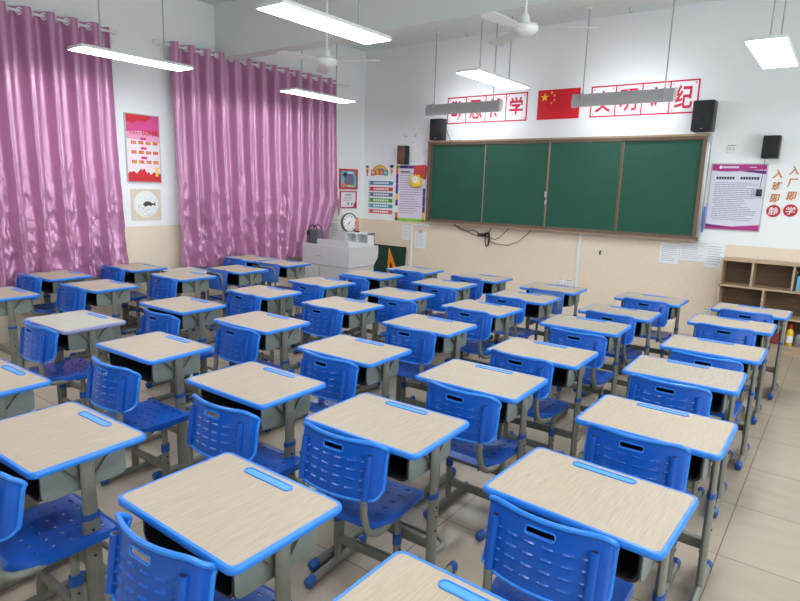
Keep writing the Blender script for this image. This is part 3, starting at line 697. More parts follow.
b = MB(); pth = [(LX+.05, 7.50, 1.62), (LX+.06, 7.55, 1.55), (LX+.05, 7.60, 1.47), (LX+.05, 7.62, 1.36), (LX+.05, 7.60, 1.26)]
b.tube(pth, [.012, .03, .035, .028, .008], 'satin', 10, flat=.45); tag(obj('curtain_tieback', b, loc=(LX+.05, 7.55, 1.26)), 'small mauve cloth tie-back hanging beside the curtain, left of the certificates', 'tie-back')

# ------------------------------------------------------------------ left wall pictures
F = leftw()
y0, y1, z0, z1 = 3.868, 4.32, 1.745, 2.57
b = MB(); b.prism(rect(y0, y1, z0, z1), 0, .02, 'alu', F); po = obj('poster', b, loc=(LX, 4.09, z0)); tag(po, 'tall red and pink framed values poster between the two curtains', 'poster')
b = MB(); e = .012; b.prism(rect(y0+e, y1-e, z0+e, z1-e), .018, .021, 'poster_pink', F); obj('print', b, po)
b = MB(); b.prism([(y0+e, z1-.22), (y0+.22, z1-.20), (y1-e, z1-.26), (y1-e, z1-e), (y0+e, z1-e)], .021, .022, 'poster_hot', F); b.prism([(y0+e, z1-.30), (y1-e, z1-.33), (y1-e, z1-.2), (y0+e, z1-.2)], .0208, .0215, 'poster_mid', F); obj('upper_print', b, po)
b = MB(); b.prism([(y0+e, z1-.10), (y0+.10, z1-.12), (y0+.16, z1-.085), (y0+.27, z1-.09), (y1-.1, z1-.03), (y1-.16, z1-e), (y0+e, z1-e)], .022, .0228, 'poster_red', F); obj('red_ribbon', b, po)
b = MB(); sk = [(y0+e, z0+e), (y1-e, z0+e), (y1-e, z0+.12)]
R = random.Random(3); u = y1-e
while u > y0+.05:
    u -= .02; sk.append((u, z0+.10+R.random()*.045+(.03 if .16 < u-y0 < .26 else 0)))
sk.append((y0+e, z0+.11)); b.prism(sk, .021, .0225, 'poster_red', F); obj('skyline', b, po)
b = MB(); b.prism([(y1-.085, z0+.08), (y1-.045, z0+.08), (y1-.05, z0+.15), (y1-.03, z0+.2), (y1-.06, z0+.185), (y1-.10, z0+.2), (y1-.075, z0+.15)], .0225, .0235, 'yellow', F); obj('gold_pillar', b, po)
b = MB(); glyphs(b, '社会主义', y0+.05, y0+.20, 2.325, 2.355, .0225, .0235, 'poster_red', F, .02); glyphs(b, '核心价值观', y0+.21, y1-.03, 2.315, 2.385, .0225, .0238, 'poster_red', F, .03); obj('title_text', b, po)
for hz, hd, ws in ((2.275, '国家', ('富强', '民主', '文明', '和谐')), (2.16, '社会', ('自由', '平等', '公正', '法治')), (2.045, '公民', ('爱国', '敬业', '诚信', '友善'))):
    b = MB(); b.prism(rect(4.055, 4.135, hz-.014, hz+.016), .021, .0222, 'poster_hot', F); glyphs(b, hd, 4.065, 4.125, hz-.010, hz+.012, .0222, .023, 'poster_red', F, .01); obj('heading', b, po)
    for i, wd in enumerate(ws):
        ya = y0+.065+i*.095; b = MB(); b.prism(rect(ya, ya+.066, hz-.068, hz-.03), .021, .0222, 'poster_red', F)
        glyphs(b, wd, ya+.006, ya+.060, hz-.063, hz-.035, .0222, .023, 'yellow', F, .0); obj('value_word', b, po)
y0, y1, z0, z1 = 3.903, 4.30, 1.278, 1.668
b = MB(); b.prism(rect(y0, y1, z0, z1), 0, .008, 'beige_card', F); fp = obj('fish_picture', b, loc=(LX, 4.1, z0)); tag(fp, 'beige square picture of a dark fish in a white circle, below the red poster', 'picture')
b = MB(); b.prism(circ(4.10, 1.478, .165, 40), .008, .010, 'disc', F); obj('white_disc', b, fp)
fs_ = [(4.05, 1.475), (4.075, 1.50), (4.11, 1.515), (4.15, 1.508), (4.18, 1.488), (4.20, 1.486), (4.225, 1.505), (4.222, 1.48), (4.225, 1.452), (4.20, 1.468), (4.175, 1.465), (4.16, 1.452), (4.14, 1.462), (4.10, 1.455), (4.07, 1.44), (4.075, 1.458)]
b = MB(); b.prism(fs_[::-1], .010, .0115, 'fish_ink', F); obj('fish', b, fp)
b = MB()
R = random.Random(9)
for i in range(34):
    a = R.uniform(PI*1.05, PI*1.95); rr = R.uniform(.06, .15); b.prism(circ(4.10+rr*math.cos(a), 1.478+rr*math.sin(a), .004, 6), .010, .011, 'ink', F)
obj('dots', b, fp)
# framed certificates near the corner
y0, y1, z0, z1 = 7.66, 8.13, 1.722, 2.07
b = MB(); b.ring(rect(y0, y1, z0, z1), rect(y0+.035, y1-.035, z0+.035, z1-.035), 0, .02, 'frame_red', F); b.prism(rect(y0+.03, y1-.03, z0+.03, z1-.03), 0, .012, 'cyan', F); cp = obj('framed_picture', b, loc=(LX, 7.9, z0)); tag(cp, 'red framed picture with cyan background and grey shape, near the corner', 'picture')
b = MB(); b.prism([(y0+.12, z0+.08), (y1-.1, z0+.07), (y1-.09, z0+.2), (y1-.14, z0+.27), (y0+.2, z0+.26), (y0+.13, z0+.22)], .012, .014, 'sky_print', F); b.prism([(y0+.07, z0+.24), (y0+.13, z0+.29), (y0+.2, z0+.27), (y0+.15, z0+.2)], .012, .0145, 'ink_dark', F); b.prism([(y0+.18, z0+.28), (y0+.24, z1-.045), (y1-.14, z1-.05), (y1-.12, z0+.265)], .012, .013, 'paper', F); obj('grey_shape', b, cp)
b = MB(); b.prism([(y0+.06, z0+.045), (y0+.17, z0+.05), (y0+.15, z0+.10), (y0+.06, z0+.10)], .012, .0145, 'coral', F); b.prism([(y1-.09, z1-.10), (y1-.04, z1-.12), (y1-.04, z1-.04), (y1-.08, z1-.04)], .012, .0145, 'orange', F); b.prism(rect(y0+.19, y1-.1, z0+.045, z0+.07), .012, .0148, 'yellow', F); obj('colour_patch', b, cp)
y0, y1, z0, z1 = 7.675, 8.11, 1.393, 1.69
b = MB(); b.ring(rect(y0, y1, z0, z1), rect(y0+.025, y1-.025, z0+.02, z1-.02), 0, .018, 'frame_red', F); b.prism(rect(y0+.02, y1-.02, z0+.015, z1-.015), 0, .010, 'paper', F); cp = obj('framed_certificate', b, loc=(LX, 7.9, z0)); tag(cp, 'red framed white certificate below the cyan picture, above the clock', 'certificate')
b = MB(); b.prism(rect(y0+.14, y1-.14, z1-.075, z1-.06), .010, .011, 'ink_dark', F); lines(b, y0+.09, y1-.1, z0+.12, z1-.1, 3, 'ink', F, .0112, .25, 4); b.prism(rect(y0+.2, y0+.23, z0+.05, z0+.10), .010, .011, 'ink_dark', F); b.prism(rect(y0+.3, y0+.33, z0+.05, z0+.09), .010, .011, 'ink_dark', F); b.prism([(y1-.1, z0+.02), (y1-.025, z0+.02), (y1-.025, z0+.12)], .010, .0108, 'magenta', F); obj('print', b, cp)
b = MB(); b.prism(rect(7.44, 7.70, .86, 1.17), 0, .004, 'paper', F); lines(b, 7.47, 7.67, .90, 1.14, 8, 'ink', F, .0048, .25, 8); tag(obj('notice_paper', b, loc=(LX, 7.57, .86)), 'white notice paper on the beige wall between curtain and clock', 'paper')

# ------------------------------------------------------------------ class rules on the front wall
F = front()
root = empty('rules_heading', (-6.75, FY, 1.98), 'rainbow heading with two cartoon children above the coloured rule strips', 'wall decoration')
for r0, r1, k in ((.17, .145, 'coral'), (.145, .122, 'yellow'), (.122, .10, 'lime'), (.10, .08, 'cyan')):
    arc = [( -6.745+r0*1.05*math.cos(a), 2.03+r0*.75*math.sin(a)) for a in [PI*i/16 for i in range(17)]] + [(-6.745+r1*1.05*math.cos(a), 2.03+r1*.75*math.sin(a)) for a in [PI*(16-i)/16 for i in range(17)]]
    b = MB(); b.prism(arc, 0, .004, k, F); obj('rainbow_band', b, root)
for i, (ch, k) in enumerate(zip('班级公约', ('s_rose', 'orange', 's_red', 's_teal'))):
    xa = -6.935+i*.095; b = MB(); zz = 1.985+(.012 if i in (1, 2) else 0)
    b.prism(rrect(.05, .05, .012, 3, xa+.045, zz+.04), 0, .007, k, F); glyphs(b, ch, xa+.015, xa+.075, zz+.012, zz+.072, .007, .0085, 'yellow' if i == 1 else 'card', F, .01); obj('letter_tile', b, root)
for x, hat in ((-7.03, 0), (-6.475, 1)):
    b = MB(); b.prism(circ(x, 2.11, .03, 16), 0, .007, 'skin_p', F); b.prism([(x-.034, 2.11)]+[(x+.034*math.cos(PI-a), 2.112+.038*math.sin(a)) for a in [PI*i/8 for i in range(1, 8)]]+[(x+.034, 2.11)][::1], .002, .009, 'ink_dark' if hat else 'hair_p', lambda u, v, d: (u, FY-d, v))
    if hat: b.prism([(x-.05, 2.13), (x+.05, 2.13), (x+.03, 2.16), (x-.03, 2.16)], .004, .010, 'ink_dark', F)
    b.prism([(x-.018, 2.02), (x+.018, 2.02), (x+.026, 2.08), (x-.026, 2.08)], 0, .007, 'coral' if hat else 's_red', F)
    b.prism(rect(x-.014, x-.003, 1.965, 2.02), 0, .006, 'skin_p' if hat else 's_rose', F); b.prism(rect(x+.003, x+.014, 1.965, 2.02), 0, .006, 'skin_p' if hat else 's_rose', F); obj('cartoon_child', b, root)
for i, (k, zc, cn) in enumerate((('s_blue', 1.845, 'blue'), ('s_red', 1.742, 'red'), ('s_slate', 1.645, 'slate blue'), ('s_green', 1.545, 'green'), ('s_teal', 1.445, 'teal'), ('s_rose', 1.345, 'rose'))):
    b = MB(); b.prism(rrect(.276, .034, .012, 3, -6.717, zc), 0, .006, k, F)
    t = obj('rule_strip', b, loc=(-6.717, FY, zc)); tag(t, '%s rule strip with white characters on the front wall by the corner' % cn, 'rule strip', 'coloured rule strips on the front wall')
    b = MB(); R = random.Random(i)
    for q in range(7): xq = -6.87+q*.05; b.prism(rect(xq, xq+.037, zc-.015, zc+.016), .006, .0072, 'card', F)
    b.prism(circ(-6.975, zc, .018, 12), .006, .0075, 'card', F); obj('print', b, t)

# learning notice board with lilac paper
x0, x1, z0, z1 = -6.372, -5.745, 1.21, 2.15
b = MB(); b.prism(rect(x0, x1, z0, z1), 0, .008, 'lilac', F); t = obj('handwritten_notice', b, loc=(-6.06, FY, z0)); tag(t, 'lilac handwritten notice with a purple decorated border, left of the blackboard', 'notice')
R = random.Random(5); b = MB()
for (ua, ub, va, vb, hor) in ((x0, x1, z0, z0+.05, 1), (x0, x1, z1-.05, z1, 1), (x0, x0+.05, z0, z1, 0), (x1-.05, x1, z0, z1, 0)):
    p = ua if hor else va; end = ub if hor else vb
    while p < end-.001:
        l = min(R.uniform(.08, .2), end-p); k = R.choice(['purple', 'purple', 'purple', 'lime', 'coral', 'card', 'yellow'] if not (hor and va == z0) else ['purple', 'purple', 'lime'])
        b.prism(rect(p, p+l-.004, va, vb) if hor else rect(ua, ub, p, p+l-.004), .008, .011, k, F); p += l
obj('border', b, t)
b = MB(); lines(b, x0+.09, x1-.1, z0+.12, z1-.11, 18, 'ink', F, .0092, .2, 11); b.prism(rect(x0+.09, x0+.3, z1-.115, z1-.095), .008, .0092, 'ink_dark', F); obj('print', b, t)
t = empty('hanging_ornament', (-5.92, FY, 1.83), 'yellow plush ornament with a red card, on the notice beside the blackboard', 'ornament')
b = MB(); b.prism([(-6.0, 2.0), (-5.74, 1.92), (-5.72, 2.12), (-5.76, 2.16), (-5.98, 2.15)], .014, .02, 's_red', F)
obj('red_card', b, t)
b = MB(); b.tube([(-5.80+.05*math.cos(a)*(1+.4*math.cos(3*a)), FY-.026, 2.03+.06*math.sin(a)) for a in [2*PI*i/30 for i in range(31)]], .007, 'orange', 6, cap=False); obj('knot', b, t)
b = MB(); mt = Matrix.Translation((-5.93, FY-.045, 1.89))
b.lathe([(.02, -.085), (.07, -.07), (.10, -.03), (.095, .02), (.07, .06), (.03, .08), (.005, .085)], 'yellow', (0, 0, 0), 20)
b.v = [mt @ Vector((v.x*1.2, v.y*.28, v.z*1.25)) for v in b.v]; obj('body', b, t)
b = MB(); b.prism(circ(-5.92, 1.915, .058, 18), .062, .075, 'card', F); b.prism(circ(-5.935, 1.925, .007, 8), .075, .078, 'ink_dark', F); b.prism(circ(-5.905, 1.925, .007, 8), .075, .078, 'ink_dark', F); b.prism(circ(-5.92, 1.90, .008, 8), .075, .078, 's_red', F); obj('face', b, t)
for dx, dz in ((-.075, .075), (.06, .085)):
    b = MB(); b.prism(circ(-5.93+dx, 1.89+dz, .022, 12), .03, .05, 'yellow', F); obj('ear', b, t)

# ------------------------------------------------------------------ speakers
def speaker(x0, x1, z0, z1, d, label, face='grille', body='black', rot=0.0):
    yb = FY-.03; xc = (x0+x1)/2; t = empty('loudspeaker', (xc, yb, z0), label, 'speaker', 'small wall loudspeakers by the blackboard')
    b = MB(); b.rbox(x0, x1, yb-d, yb, z0, z1, body, .006); obj('cabinet', b, t)
    b = MB(); b.rbox(x0+.008, x1-.008, yb-d-.006, yb-d+.004, z0+.008, z1-.008, face, .004)
    obj('grille', b, t)
    if face == 'grille' and z1-z0 > .3:
        b = MB(); b.lathe([(.01, 0), (.05, -.003), (.058, -.006), (.06, -.002), (.06, .004)], 'black', (xc, yb-d-.002, z0+(z1-z0)*.4), 22, 'y')
        obj('cone_ring', b, t)
        b = MB(); b.box(xc-.014, xc+.014, yb-d-.0085, yb-d-.005, z0+.022, z0+.03, 'alu'); obj('badge', b, t)
    b = MB(); b.box(xc-.02, xc+.02, yb-.001, FY, z0+.06, z1-.06, 'black'); obj('bracket', b, t)
    return t
speaker(-5.60, -5.36, 2.545, 2.875, .13, 'black loudspeaker above the left end of the blackboard')
speaker(-1.70, -1.465, 2.56, 2.915, .2, 'black loudspeaker above the right end of the blackboard')
speaker(-.922, -.75, 2.236, 2.49, .16, 'small black loudspeaker above the purple headed notice')
speaker(-6.25, -6.085, 2.165, 2.47, .13, 'brown fronted small loudspeaker above the lilac notice', face='brown')
b = MB(); b.tube([(-5.36, 8.2, 2.84), (-5.33, 8.22, 2.72), (-5.3, 8.25, 2.62), (-5.26, 8.25, 2.545), (-5.2, 8.24, 2.536), (-5.05, 8.24, 2.538)], .004, 'black', 6); tag(obj('speaker_cable', b, loc=(-5.3, 8.22, 2.54)), 'thin black cable running from the left loudspeaker onto the blackboard frame', 'cable')
t = empty('hanging_microphone', (-.9, 8.24, 1.83), 'small black device hanging on a wire over the purple headed notice', 'microphone')
b = MB(); b.tube([(-.885, 8.24, 2.24), (-.89, 8.25, 2.05), (-.9, 8.25, 1.9)], .003, 'black', 6); obj('wire', b, t)
b = MB(); b.rbox(-.93, -.872, 8.225, 8.265, 1.80, 1.885, 'black', .008); obj('body', b, t)

# ------------------------------------------------------------------ right notice and wall characters
x0, x1, z0, z1 = -1.452, -.848, 1.378, 2.185
b = MB(); b.prism(rect(x0, x1, z0, z1), 0, .014, 'alu', F); t = obj('regulation_notice', b, loc=(-1.15, FY, z0)); tag(t, 'white regulation notice with purple header and footer, right of the blackboard', 'notice')
b = MB(); b.prism(rect(x0+.012, x1-.012, z0+.012, z1-.012), .012, .0155, 'notice_white', F); obj('print', b, t)
b = MB(); n = 14; wv = [(x0+.012+(x1-x0-.024)*i/n, z1-.085-.012*math.sin(i/n*2*PI*.8)) for i in range(n+1)]
b.prism(wv+[(x1-.012, z1-.012), (x0+.012, z1-.012)], .0155, .0168, 'magenta', F)
b.prism([(x0+.32, z1-.092), (x1-.012, z1-.125), (x1-.012, z1-.085), (x0+.45, z1-.078)], .0155, .0164, 'violet', F); obj('header', b, t)
b = MB(); b.prism(circ(x0+.105, z1-.045, .018, 14), .0168, .018, 'card', F); b.prism(rect(x0+.13, x0+.30, z1-.056, z1-.034), .0168, .018, 'lilac', F); b.prism(rect(x1-.19, x1-.12, z1-.05, z1-.042), .0168, .018, 'lilac', F); obj('header_print', b, t)
b = MB(); b.prism([(x0+.012, z0+.012), (x1-.012, z0+.012), (x1-.012, z0+.085), (x0+.3, z0+.05), (x0+.012, z0+.07)], .0155, .0165, 'magenta', F); b.prism([(x0+.012, z0+.07), (x0+.012, z0+.04), (x0+.26, z0+.03)], .0165, .0172, 'violet', F); obj('footer', b, t)
b = MB()
for i in range(16):
    if i in (7, 8): continue
    xa = x0+.07+i*.029; b.prism(rect(xa, xa+.023, z1-.19, z1-.158), .0155, .0166, 'ink_dark', F)
lines(b, x0+.06, x1-.07, z0+.12, z1-.22, 21, 'ink', F, .0164, .26, 21); obj('body_text', b, t)
for u, v, ch, s in ((-.743, 2.065, '入', .1), (-.737, 1.927, '班', .1), (-.740, 1.785, '即', .1), (-.587, 2.107, '入', .1), (-.587, 1.965, '厂', .1), (-.578, 1.816, '即', .1)):
    b = MB(); glyphs(b, ch, u-s/2, u+s/2, v-s/2, v+s/2, 0, .006, 'orange', F, .022, .12)
    col_ = 'first' if u < -.7 else 'second'
    tag(obj('wall_character', b, loc=(u, FY, v)), 'orange wall character %s, %s in the %s column beside the purple headed notice' % (ch, {1: 'topmost', 0: 'middle', -1: 'lowest'}[1 if v > 2.0 else (0 if v > 1.87 else -1)], 'left' if col_ == 'first' else 'right'), 'wall character', 'orange characters stuck right of the notice')
for u, v, ch in ((-.735, 1.636, '静'), (-.567, 1.649, '学')):
    b = MB(); b.prism(circ(u, v, .072, 32), 0, .005, 'stick_red', F); t = obj('round_sticker', b, loc=(u, FY, v)); tag(t, '%s round red sticker with the white character %s below the orange characters' % ('left' if ch == '静' else 'right', ch), 'sticker', 'round red stickers below the orange characters')
    b = MB(); glyphs(b, ch, u-.048, u+.048, v-.046, v+.046, .005, .008, 'card', F, .006, .1); obj('character', b, t)

# papers, sockets, conduits
def paper(name, x0, x1, z0, z1, label, n=8, d=.003, off=0.0, group=None, seed=1):
    fn = front(off); b = MB(); b.prism(rect(x0, x1, z0, z1), 0, d, 'paper', fn); lines(b, x0+.02, x1-.02, z0+.025, z1-.02, n, 'ink_pale', fn, d+.0008, .22, seed)
    return tag(obj(name, b, loc=((x0+x1)/2, FY-off, z0)), label, 'paper', group)
paper('notice_paper', -1.945, -1.71, .905, 1.165, 'white paper on the beige wall below the blackboard, leftmost of three', group='papers under the right end of the blackboard', seed=31)
paper('notice_paper', -1.70, -1.405, .962, 1.19, 'wide white paper below the blackboard, middle of three', off=.004, group='papers under the right end of the blackboard', seed=32)
paper('notice_paper', -1.40, -1.185, .905, 1.20, 'white paper beside the bookcase top, rightmost of three', off=.002, group='papers under the right end of the blackboard', seed=33)
paper('notice_paper', -6.205, -6.045, .89, 1.14, 'white printed paper left of the white conduit, below the lilac notice', seed=34)
t = paper('clipboard', -5.93, -5.70, .765, 1.045, 'grey backed clipboard sheet right of the white conduit', seed=35, d=.008); t['category'] = 'clipboard'
b = MB(); b.rbox(-5.84, -5.79, FY-.03, FY-.008, 1.03, 1.075, 'alu', .004); obj('clip', b, t)
b = MB(); b.rbox(-6.02, -5.985, FY-.025, FY, .15, 1.17, 'white', .003); b.rbox(-6.02, -5.66, FY-.025, FY, 1.145, 1.175, 'white', .003); tag(obj('cable_conduit', b, loc=(-6.0, FY, .15)), 'white L-shaped cable conduit below the lilac notice', 'conduit')
b = MB(); b.rbox(-3.05, -3.015, FY-.025, FY, .15, 1.222, 'white', .003); tag(obj('cable_conduit', b, loc=(-3.03, FY, .15)), 'white vertical cable conduit under the middle of the blackboard', 'conduit')
def plate(x, z, w, h, label, group=None, holes=True):
    b = MB(); b.rbox(x-w/2, x+w/2, FY-.012, FY, z-h/2, z+h/2, 'white', .003); t = obj('wall_socket', b, loc=(x, FY, z)); tag(t, label, 'socket', group)
    if holes:
        b = MB()
        for q in (-.018, .018): b.box(x+q-.003, x+q+.003, FY-.0128, FY-.011, z-.012, z+.012, 'ink')
        b.box(x-w*.42, x+w*.42, FY-.0128, FY-.0115, z+h/2-.012, z+h/2-.006, 'ink_dark'); obj('slots', b, t)
plate(-3.275, .492, .115, .09, 'white socket below the blackboard, left of the pair by the conduit', 'paired sockets by the conduit')
plate(-3.135, .486, .115, .09, 'white socket below the blackboard, right of the pair by the conduit', 'paired sockets by the conduit')
plate(-1.30, .335, .09, .085, 'low white socket just left of the bookcase')
plate(-5.80, 2.36, .085, .085, 'white wall plate above the yellow ornament beside the blackboard', holes=False)
plate(-1.256, 2.355, .1, .1, 'white wall plate above the purple headed notice')
b = MB(); b.tube([(-2.727, FY, .985), (-2.727, FY-.02, .98), (-2.727, FY-.025, .955), (-2.727, FY-.018, .945)], .011, 'black', 8); tag(obj('wall_hook', b, loc=(-2.727, FY, .965)), 'small black hook on the beige wall under the blackboard', 'hook')
b = MB(); b.tube([(-1.462, 8.26, 1.34), (-1.466, 8.26, 1.66)], .011, 'stick_blue', 8); tag(obj('blue_stick', b, loc=(-1.464, 8.26, 1.34)), 'blue stick hanging against the right edge of the blackboard', 'stick')
t = empty('cable_tangle', (-4.55, FY, 1.05), 'black tangled cables hanging under the left half of the blackboard', 'cable')
yc = FY-.035
b = MB(); b.tube([(-5.14, yc, 1.21), (-5.0, yc, 1.14), (-4.86, yc, 1.12), (-4.78, yc, 1.15), (-4.7, yc, 1.12), (-4.62, yc, 1.08)], .007, 'black', 6)
b.tube([(-5.12, yc-.01, 1.21), (-4.95, yc-.01, 1.15), (-4.82, yc, 1.09), (-4.7, yc, 1.06), (-4.6, yc, 1.07)], .005, 'black', 6)
b.tube([(-4.5, yc, 1.12), (-4.46, yc, 1.17), (-4.44, yc, 1.22)], .006, 'black', 6)
b.tube([(-4.5, yc, 1.06), (-4.38, yc, 1.02), (-4.28, yc, 1.08), (-4.15, yc, 1.21)], .005, 'black', 6)
b.tube([(-4.46, yc, .99), (-4.32, yc, .955), (-4.15, yc, .95), (-3.98, yc, 1.02), (-3.86, yc, 1.12), (-3.78, yc, 1.215)], .005, 'black', 6); obj('cable', b, t)
b = MB(); b.rbox(-4.68, -4.57, yc-.03, yc+.02, 1.055, 1.105, 'black', .01); obj('plug_block', b, t)
b = MB()
for i in range(5):
    o_ = i*.008; b.tube([(-4.51+(.028+o_*.4)*math.cos(a), yc-.01+o_*.4, 1.01+.11*math.sin(a)*(1-.03*i)) for a in [2*PI*q/20 for q in range(21)]], .0055, 'black', 6, cap=False)
for i in range(3): b.tube([(-4.51+(.05-i*.01)*math.cos(a), yc-.015, 1.09+.03*math.sin(a)) for a in [2*PI*q/14 for q in range(15)]], .009, 'black', 6, cap=False)
obj('cable_coil', b, t)
R = random.Random(4)
for i, (x, z) in enumerate(((-6.21, 2.64), (-6.18, 2.63), (-5.99, 2.63), (-5.98, 2.66), (-6.04, 2.53))):
    b = MB(); b.prism(circ(x, z, R.uniform(.008, .014), 8), 0, .002, 'ink_dark', F); tag(obj('wall_chip', b, loc=(x, FY, z)), 'small dark paint chip, %s above the brown loudspeaker' % ('far left', 'left', 'right', 'uppermost', 'lowest')[i], 'paint chip', 'dark paint chips above the brown loudspeaker')

# ------------------------------------------------------------------ lectern and what stands by it
px0, px1, py0, py1 = -6.60, -5.645, 6.3, 6.96
t = empty('lectern', ((px0+px1)/2, (py0+py1)/2, 0), 'pale grey steel multimedia lectern in the corner beside the curtain', 'lectern')
ol = [(py0, .0), (py1-.14, .0), (py1-.14, .56), (py1-.12, .60), (py1-.06, .66), (py1-.01, .72), (py1, .78), (py1, .905), (py0, .905)]
b = MB(); b.prism(ol, px0, px1, 'podium', lambda u, v, d: (d, u, v)); obj('body', b, t)
b = MB()
for z in (.61, .30): b.box(px0+.01, px1-.01, py0-.004, py0+.002, z-.003, z+.003, 'ink')
b.box(px0+.36, px0+.364, py0-.004, py0+.002, .3, .61, 'ink'); b.box(px0+.3, px0+.42, py0-.004, py0, .74, .745, 'ink'); obj('front_seam', b, t)
b = MB(); b.box(px1-.001, px1+.004, py0+.004, py1-.13, .605, .611, 'ink'); obj('side_seam', b, t)
b = MB(); lid = [(-6.30, .905), (-5.66, .905), (-5.68, .99), (-5.72, 1.0), (-6.28, 1.0), (-6.30, .99)]
vs = [(x, py0+.015, z) for x, z in lid] + [(x, py1-.06, .905 if z < .93 else .925) for x, z in lid]
b.add(vs, [tuple(range(5, -1, -1)), tuple(range(6, 12))] + [(i, (i+1) % 6, 6+(i+1) % 6, 6+i) for i in range(6)], 'podium'); obj('sloped_lid', b, t)
t = empty('handbag', (-6.44, 6.42, .905), 'dark grey cloth bag standing on the left end of the lectern', 'bag')
b = MB(); b.rbox(-6.575, -6.32, 6.36, 6.49, .905, 1.12, 'bag', .03, 3); obj('body', b, t)
for yy in (6.375, 6.475):
    b = MB(); b.tube([(-6.54, yy, 1.08)]+[(-6.45-.085*math.cos(a), yy, 1.11+.075*math.sin(a)) for a in [PI*i/8 for i in range(9)]]+[(-6.36, yy, 1.08)], .009, 'black', 6); obj('handle', b, t)
b = MB(); b.rbox(-6.56, -6.50, 6.35, 6.364, 1.03, 1.10, 'black', .004); obj('flap', b, t)
# white cabinet with open cubbies behind the lectern
t = empty('white_cabinet', (-6.38, 7.28, 0), 'low white cabinet with two open cubbies behind the lectern', 'cabinet')
cx0, cx1, cy0, cy1, ch_ = -6.73, -6.055, 7.2, 7.36, 1.045
b = MB(); b.box(cx0, cx1, cy1-.012, cy1, 0, ch_, 'white'); b.box(cx0, cx0+.015, cy0, cy1, 0, ch_, 'white'); b.box(cx1-.015, cx1, cy0, cy1, 0, ch_, 'white'); b.box(cx0, cx1, cy0, cy1, ch_-.02, ch_, 'white')
b.box(cx0, cx1, cy0, cy1, .74, .755, 'white'); b.box(-6.30, -6.285, cy0+.002, cy1, .755, ch_-.02, 'white'); b.box(-6.535, -6.52, cy0+.002, cy1, .755, ch_-.02, 'white'); b.box(cx0, cx1, cy0, cy1-.012, 0, .03, 'white'); obj('carcass', b, t)
b = MB(); b.box(cx0+.002, -6.525, cy0-.012, cy0+.002, .75, ch_-.002, 'podium'); obj('closed_panel', b, t)
b = MB(); b.box(cx0+.004, cx1-.004, cy0-.012, cy0, .03, .738, 'white'); obj('door', b, t)
for i, (xa, k) in enumerate(((-6.26, 's_teal'), (-6.20, 's_green'))):
    b = MB(); b.rbox(xa, xa+.05, 7.23, 7.34, .755, .785+i*.012, k, .004); tag(obj('stationery_box', b, loc=(xa, 7.33, .755)), '%s stationery box inside the white cabinet cubby' % ('teal' if i == 0 else 'green'), 'box', 'stationery boxes in the cubby')
# wall clock standing on the cabinet
cxk, cyk, czk, rk = -6.53, 7.28, 1.188, .158
t = empty('clock', (cxk, cyk, czk-rk), 'round white clock with grey rim leaning on the white cabinet', 'clock')
rot = Matrix.Translation((cxk, cyk, czk)) @ Matrix.Rotation(math.radians(80), 4, 'Z') @ Matrix.Rotation(math.radians(-6), 4, 'X')
def cf(u, v, d): return tuple(rot @ Vector((u, -d, v)))
b = MB(); b.ring(circ(0, 0, rk, 40), circ(0, 0, rk-.018, 40), -.02, .022, 'metal_dark', cf); b.prism(circ(0, 0, rk-.005, 40), -.02, -.01, 'metal_dark', cf); obj('rim', b, t)
b = MB(); b.prism(circ(0, 0, rk-.017, 40), -.01, .008, 'card', cf); fc = obj('dial', b, t)
b = MB()
for i in range(12):
    a = 2*PI*i/12; c_, s_ = math.cos(a), math.sin(a); r0 = rk-.05
    glyphs(b, str(i if i else 12), r0*s_-.010*(1.5 if i in (0, 10, 11) else 1), r0*s_+.010*(1.5 if i in (0, 10, 11) else 1), r0*c_-.012, r0*c_+.012, .008, .009, 'ink_dark', cf, .0)
obj('numerals', b, fc)
for nm, a, l, w_ in (('hour_hand', math.radians(245), .065, .005), ('minute_hand', math.radians(222), .09, .004), ('second_hand', math.radians(60), .03, .002)):
    d = (math.sin(a), math.cos(a)); nrm = (d[1], -d[0]); pts = [(-d[0]*.02+nrm[0]*w_, -d[1]*.02+nrm[1]*w_), (-d[0]*.02-nrm[0]*w_, -d[1]*.02-nrm[1]*w_), (d[0]*l-nrm[0]*w_*.5, d[1]*l-nrm[1]*w_*.5), (d[0]*l+nrm[0]*w_*.5, d[1]*l+nrm[1]*w_*.5)]
    b = MB(); b.prism(pts, .009, .012, 'black', cf); obj(nm, b, t)
t = empty('bottle', (-6.36, 7.28, 1.045), 'slim pinkish bottle with black base beside the clock', 'bottle')
b = MB(); b.lathe([(.028, .02), (.03, .06), (.03, .16), (.022, .2), (.022, .235), (.015, .24)], 'bottle_pink', (-6.36, 7.28, 1.045), 16); obj('body', b, t)
b = MB(); b.lathe([(.045, 0), (.045, .016), (.03, .024)], 'black', (-6.36, 7.28, 1.045), 16); obj('base', b, t)
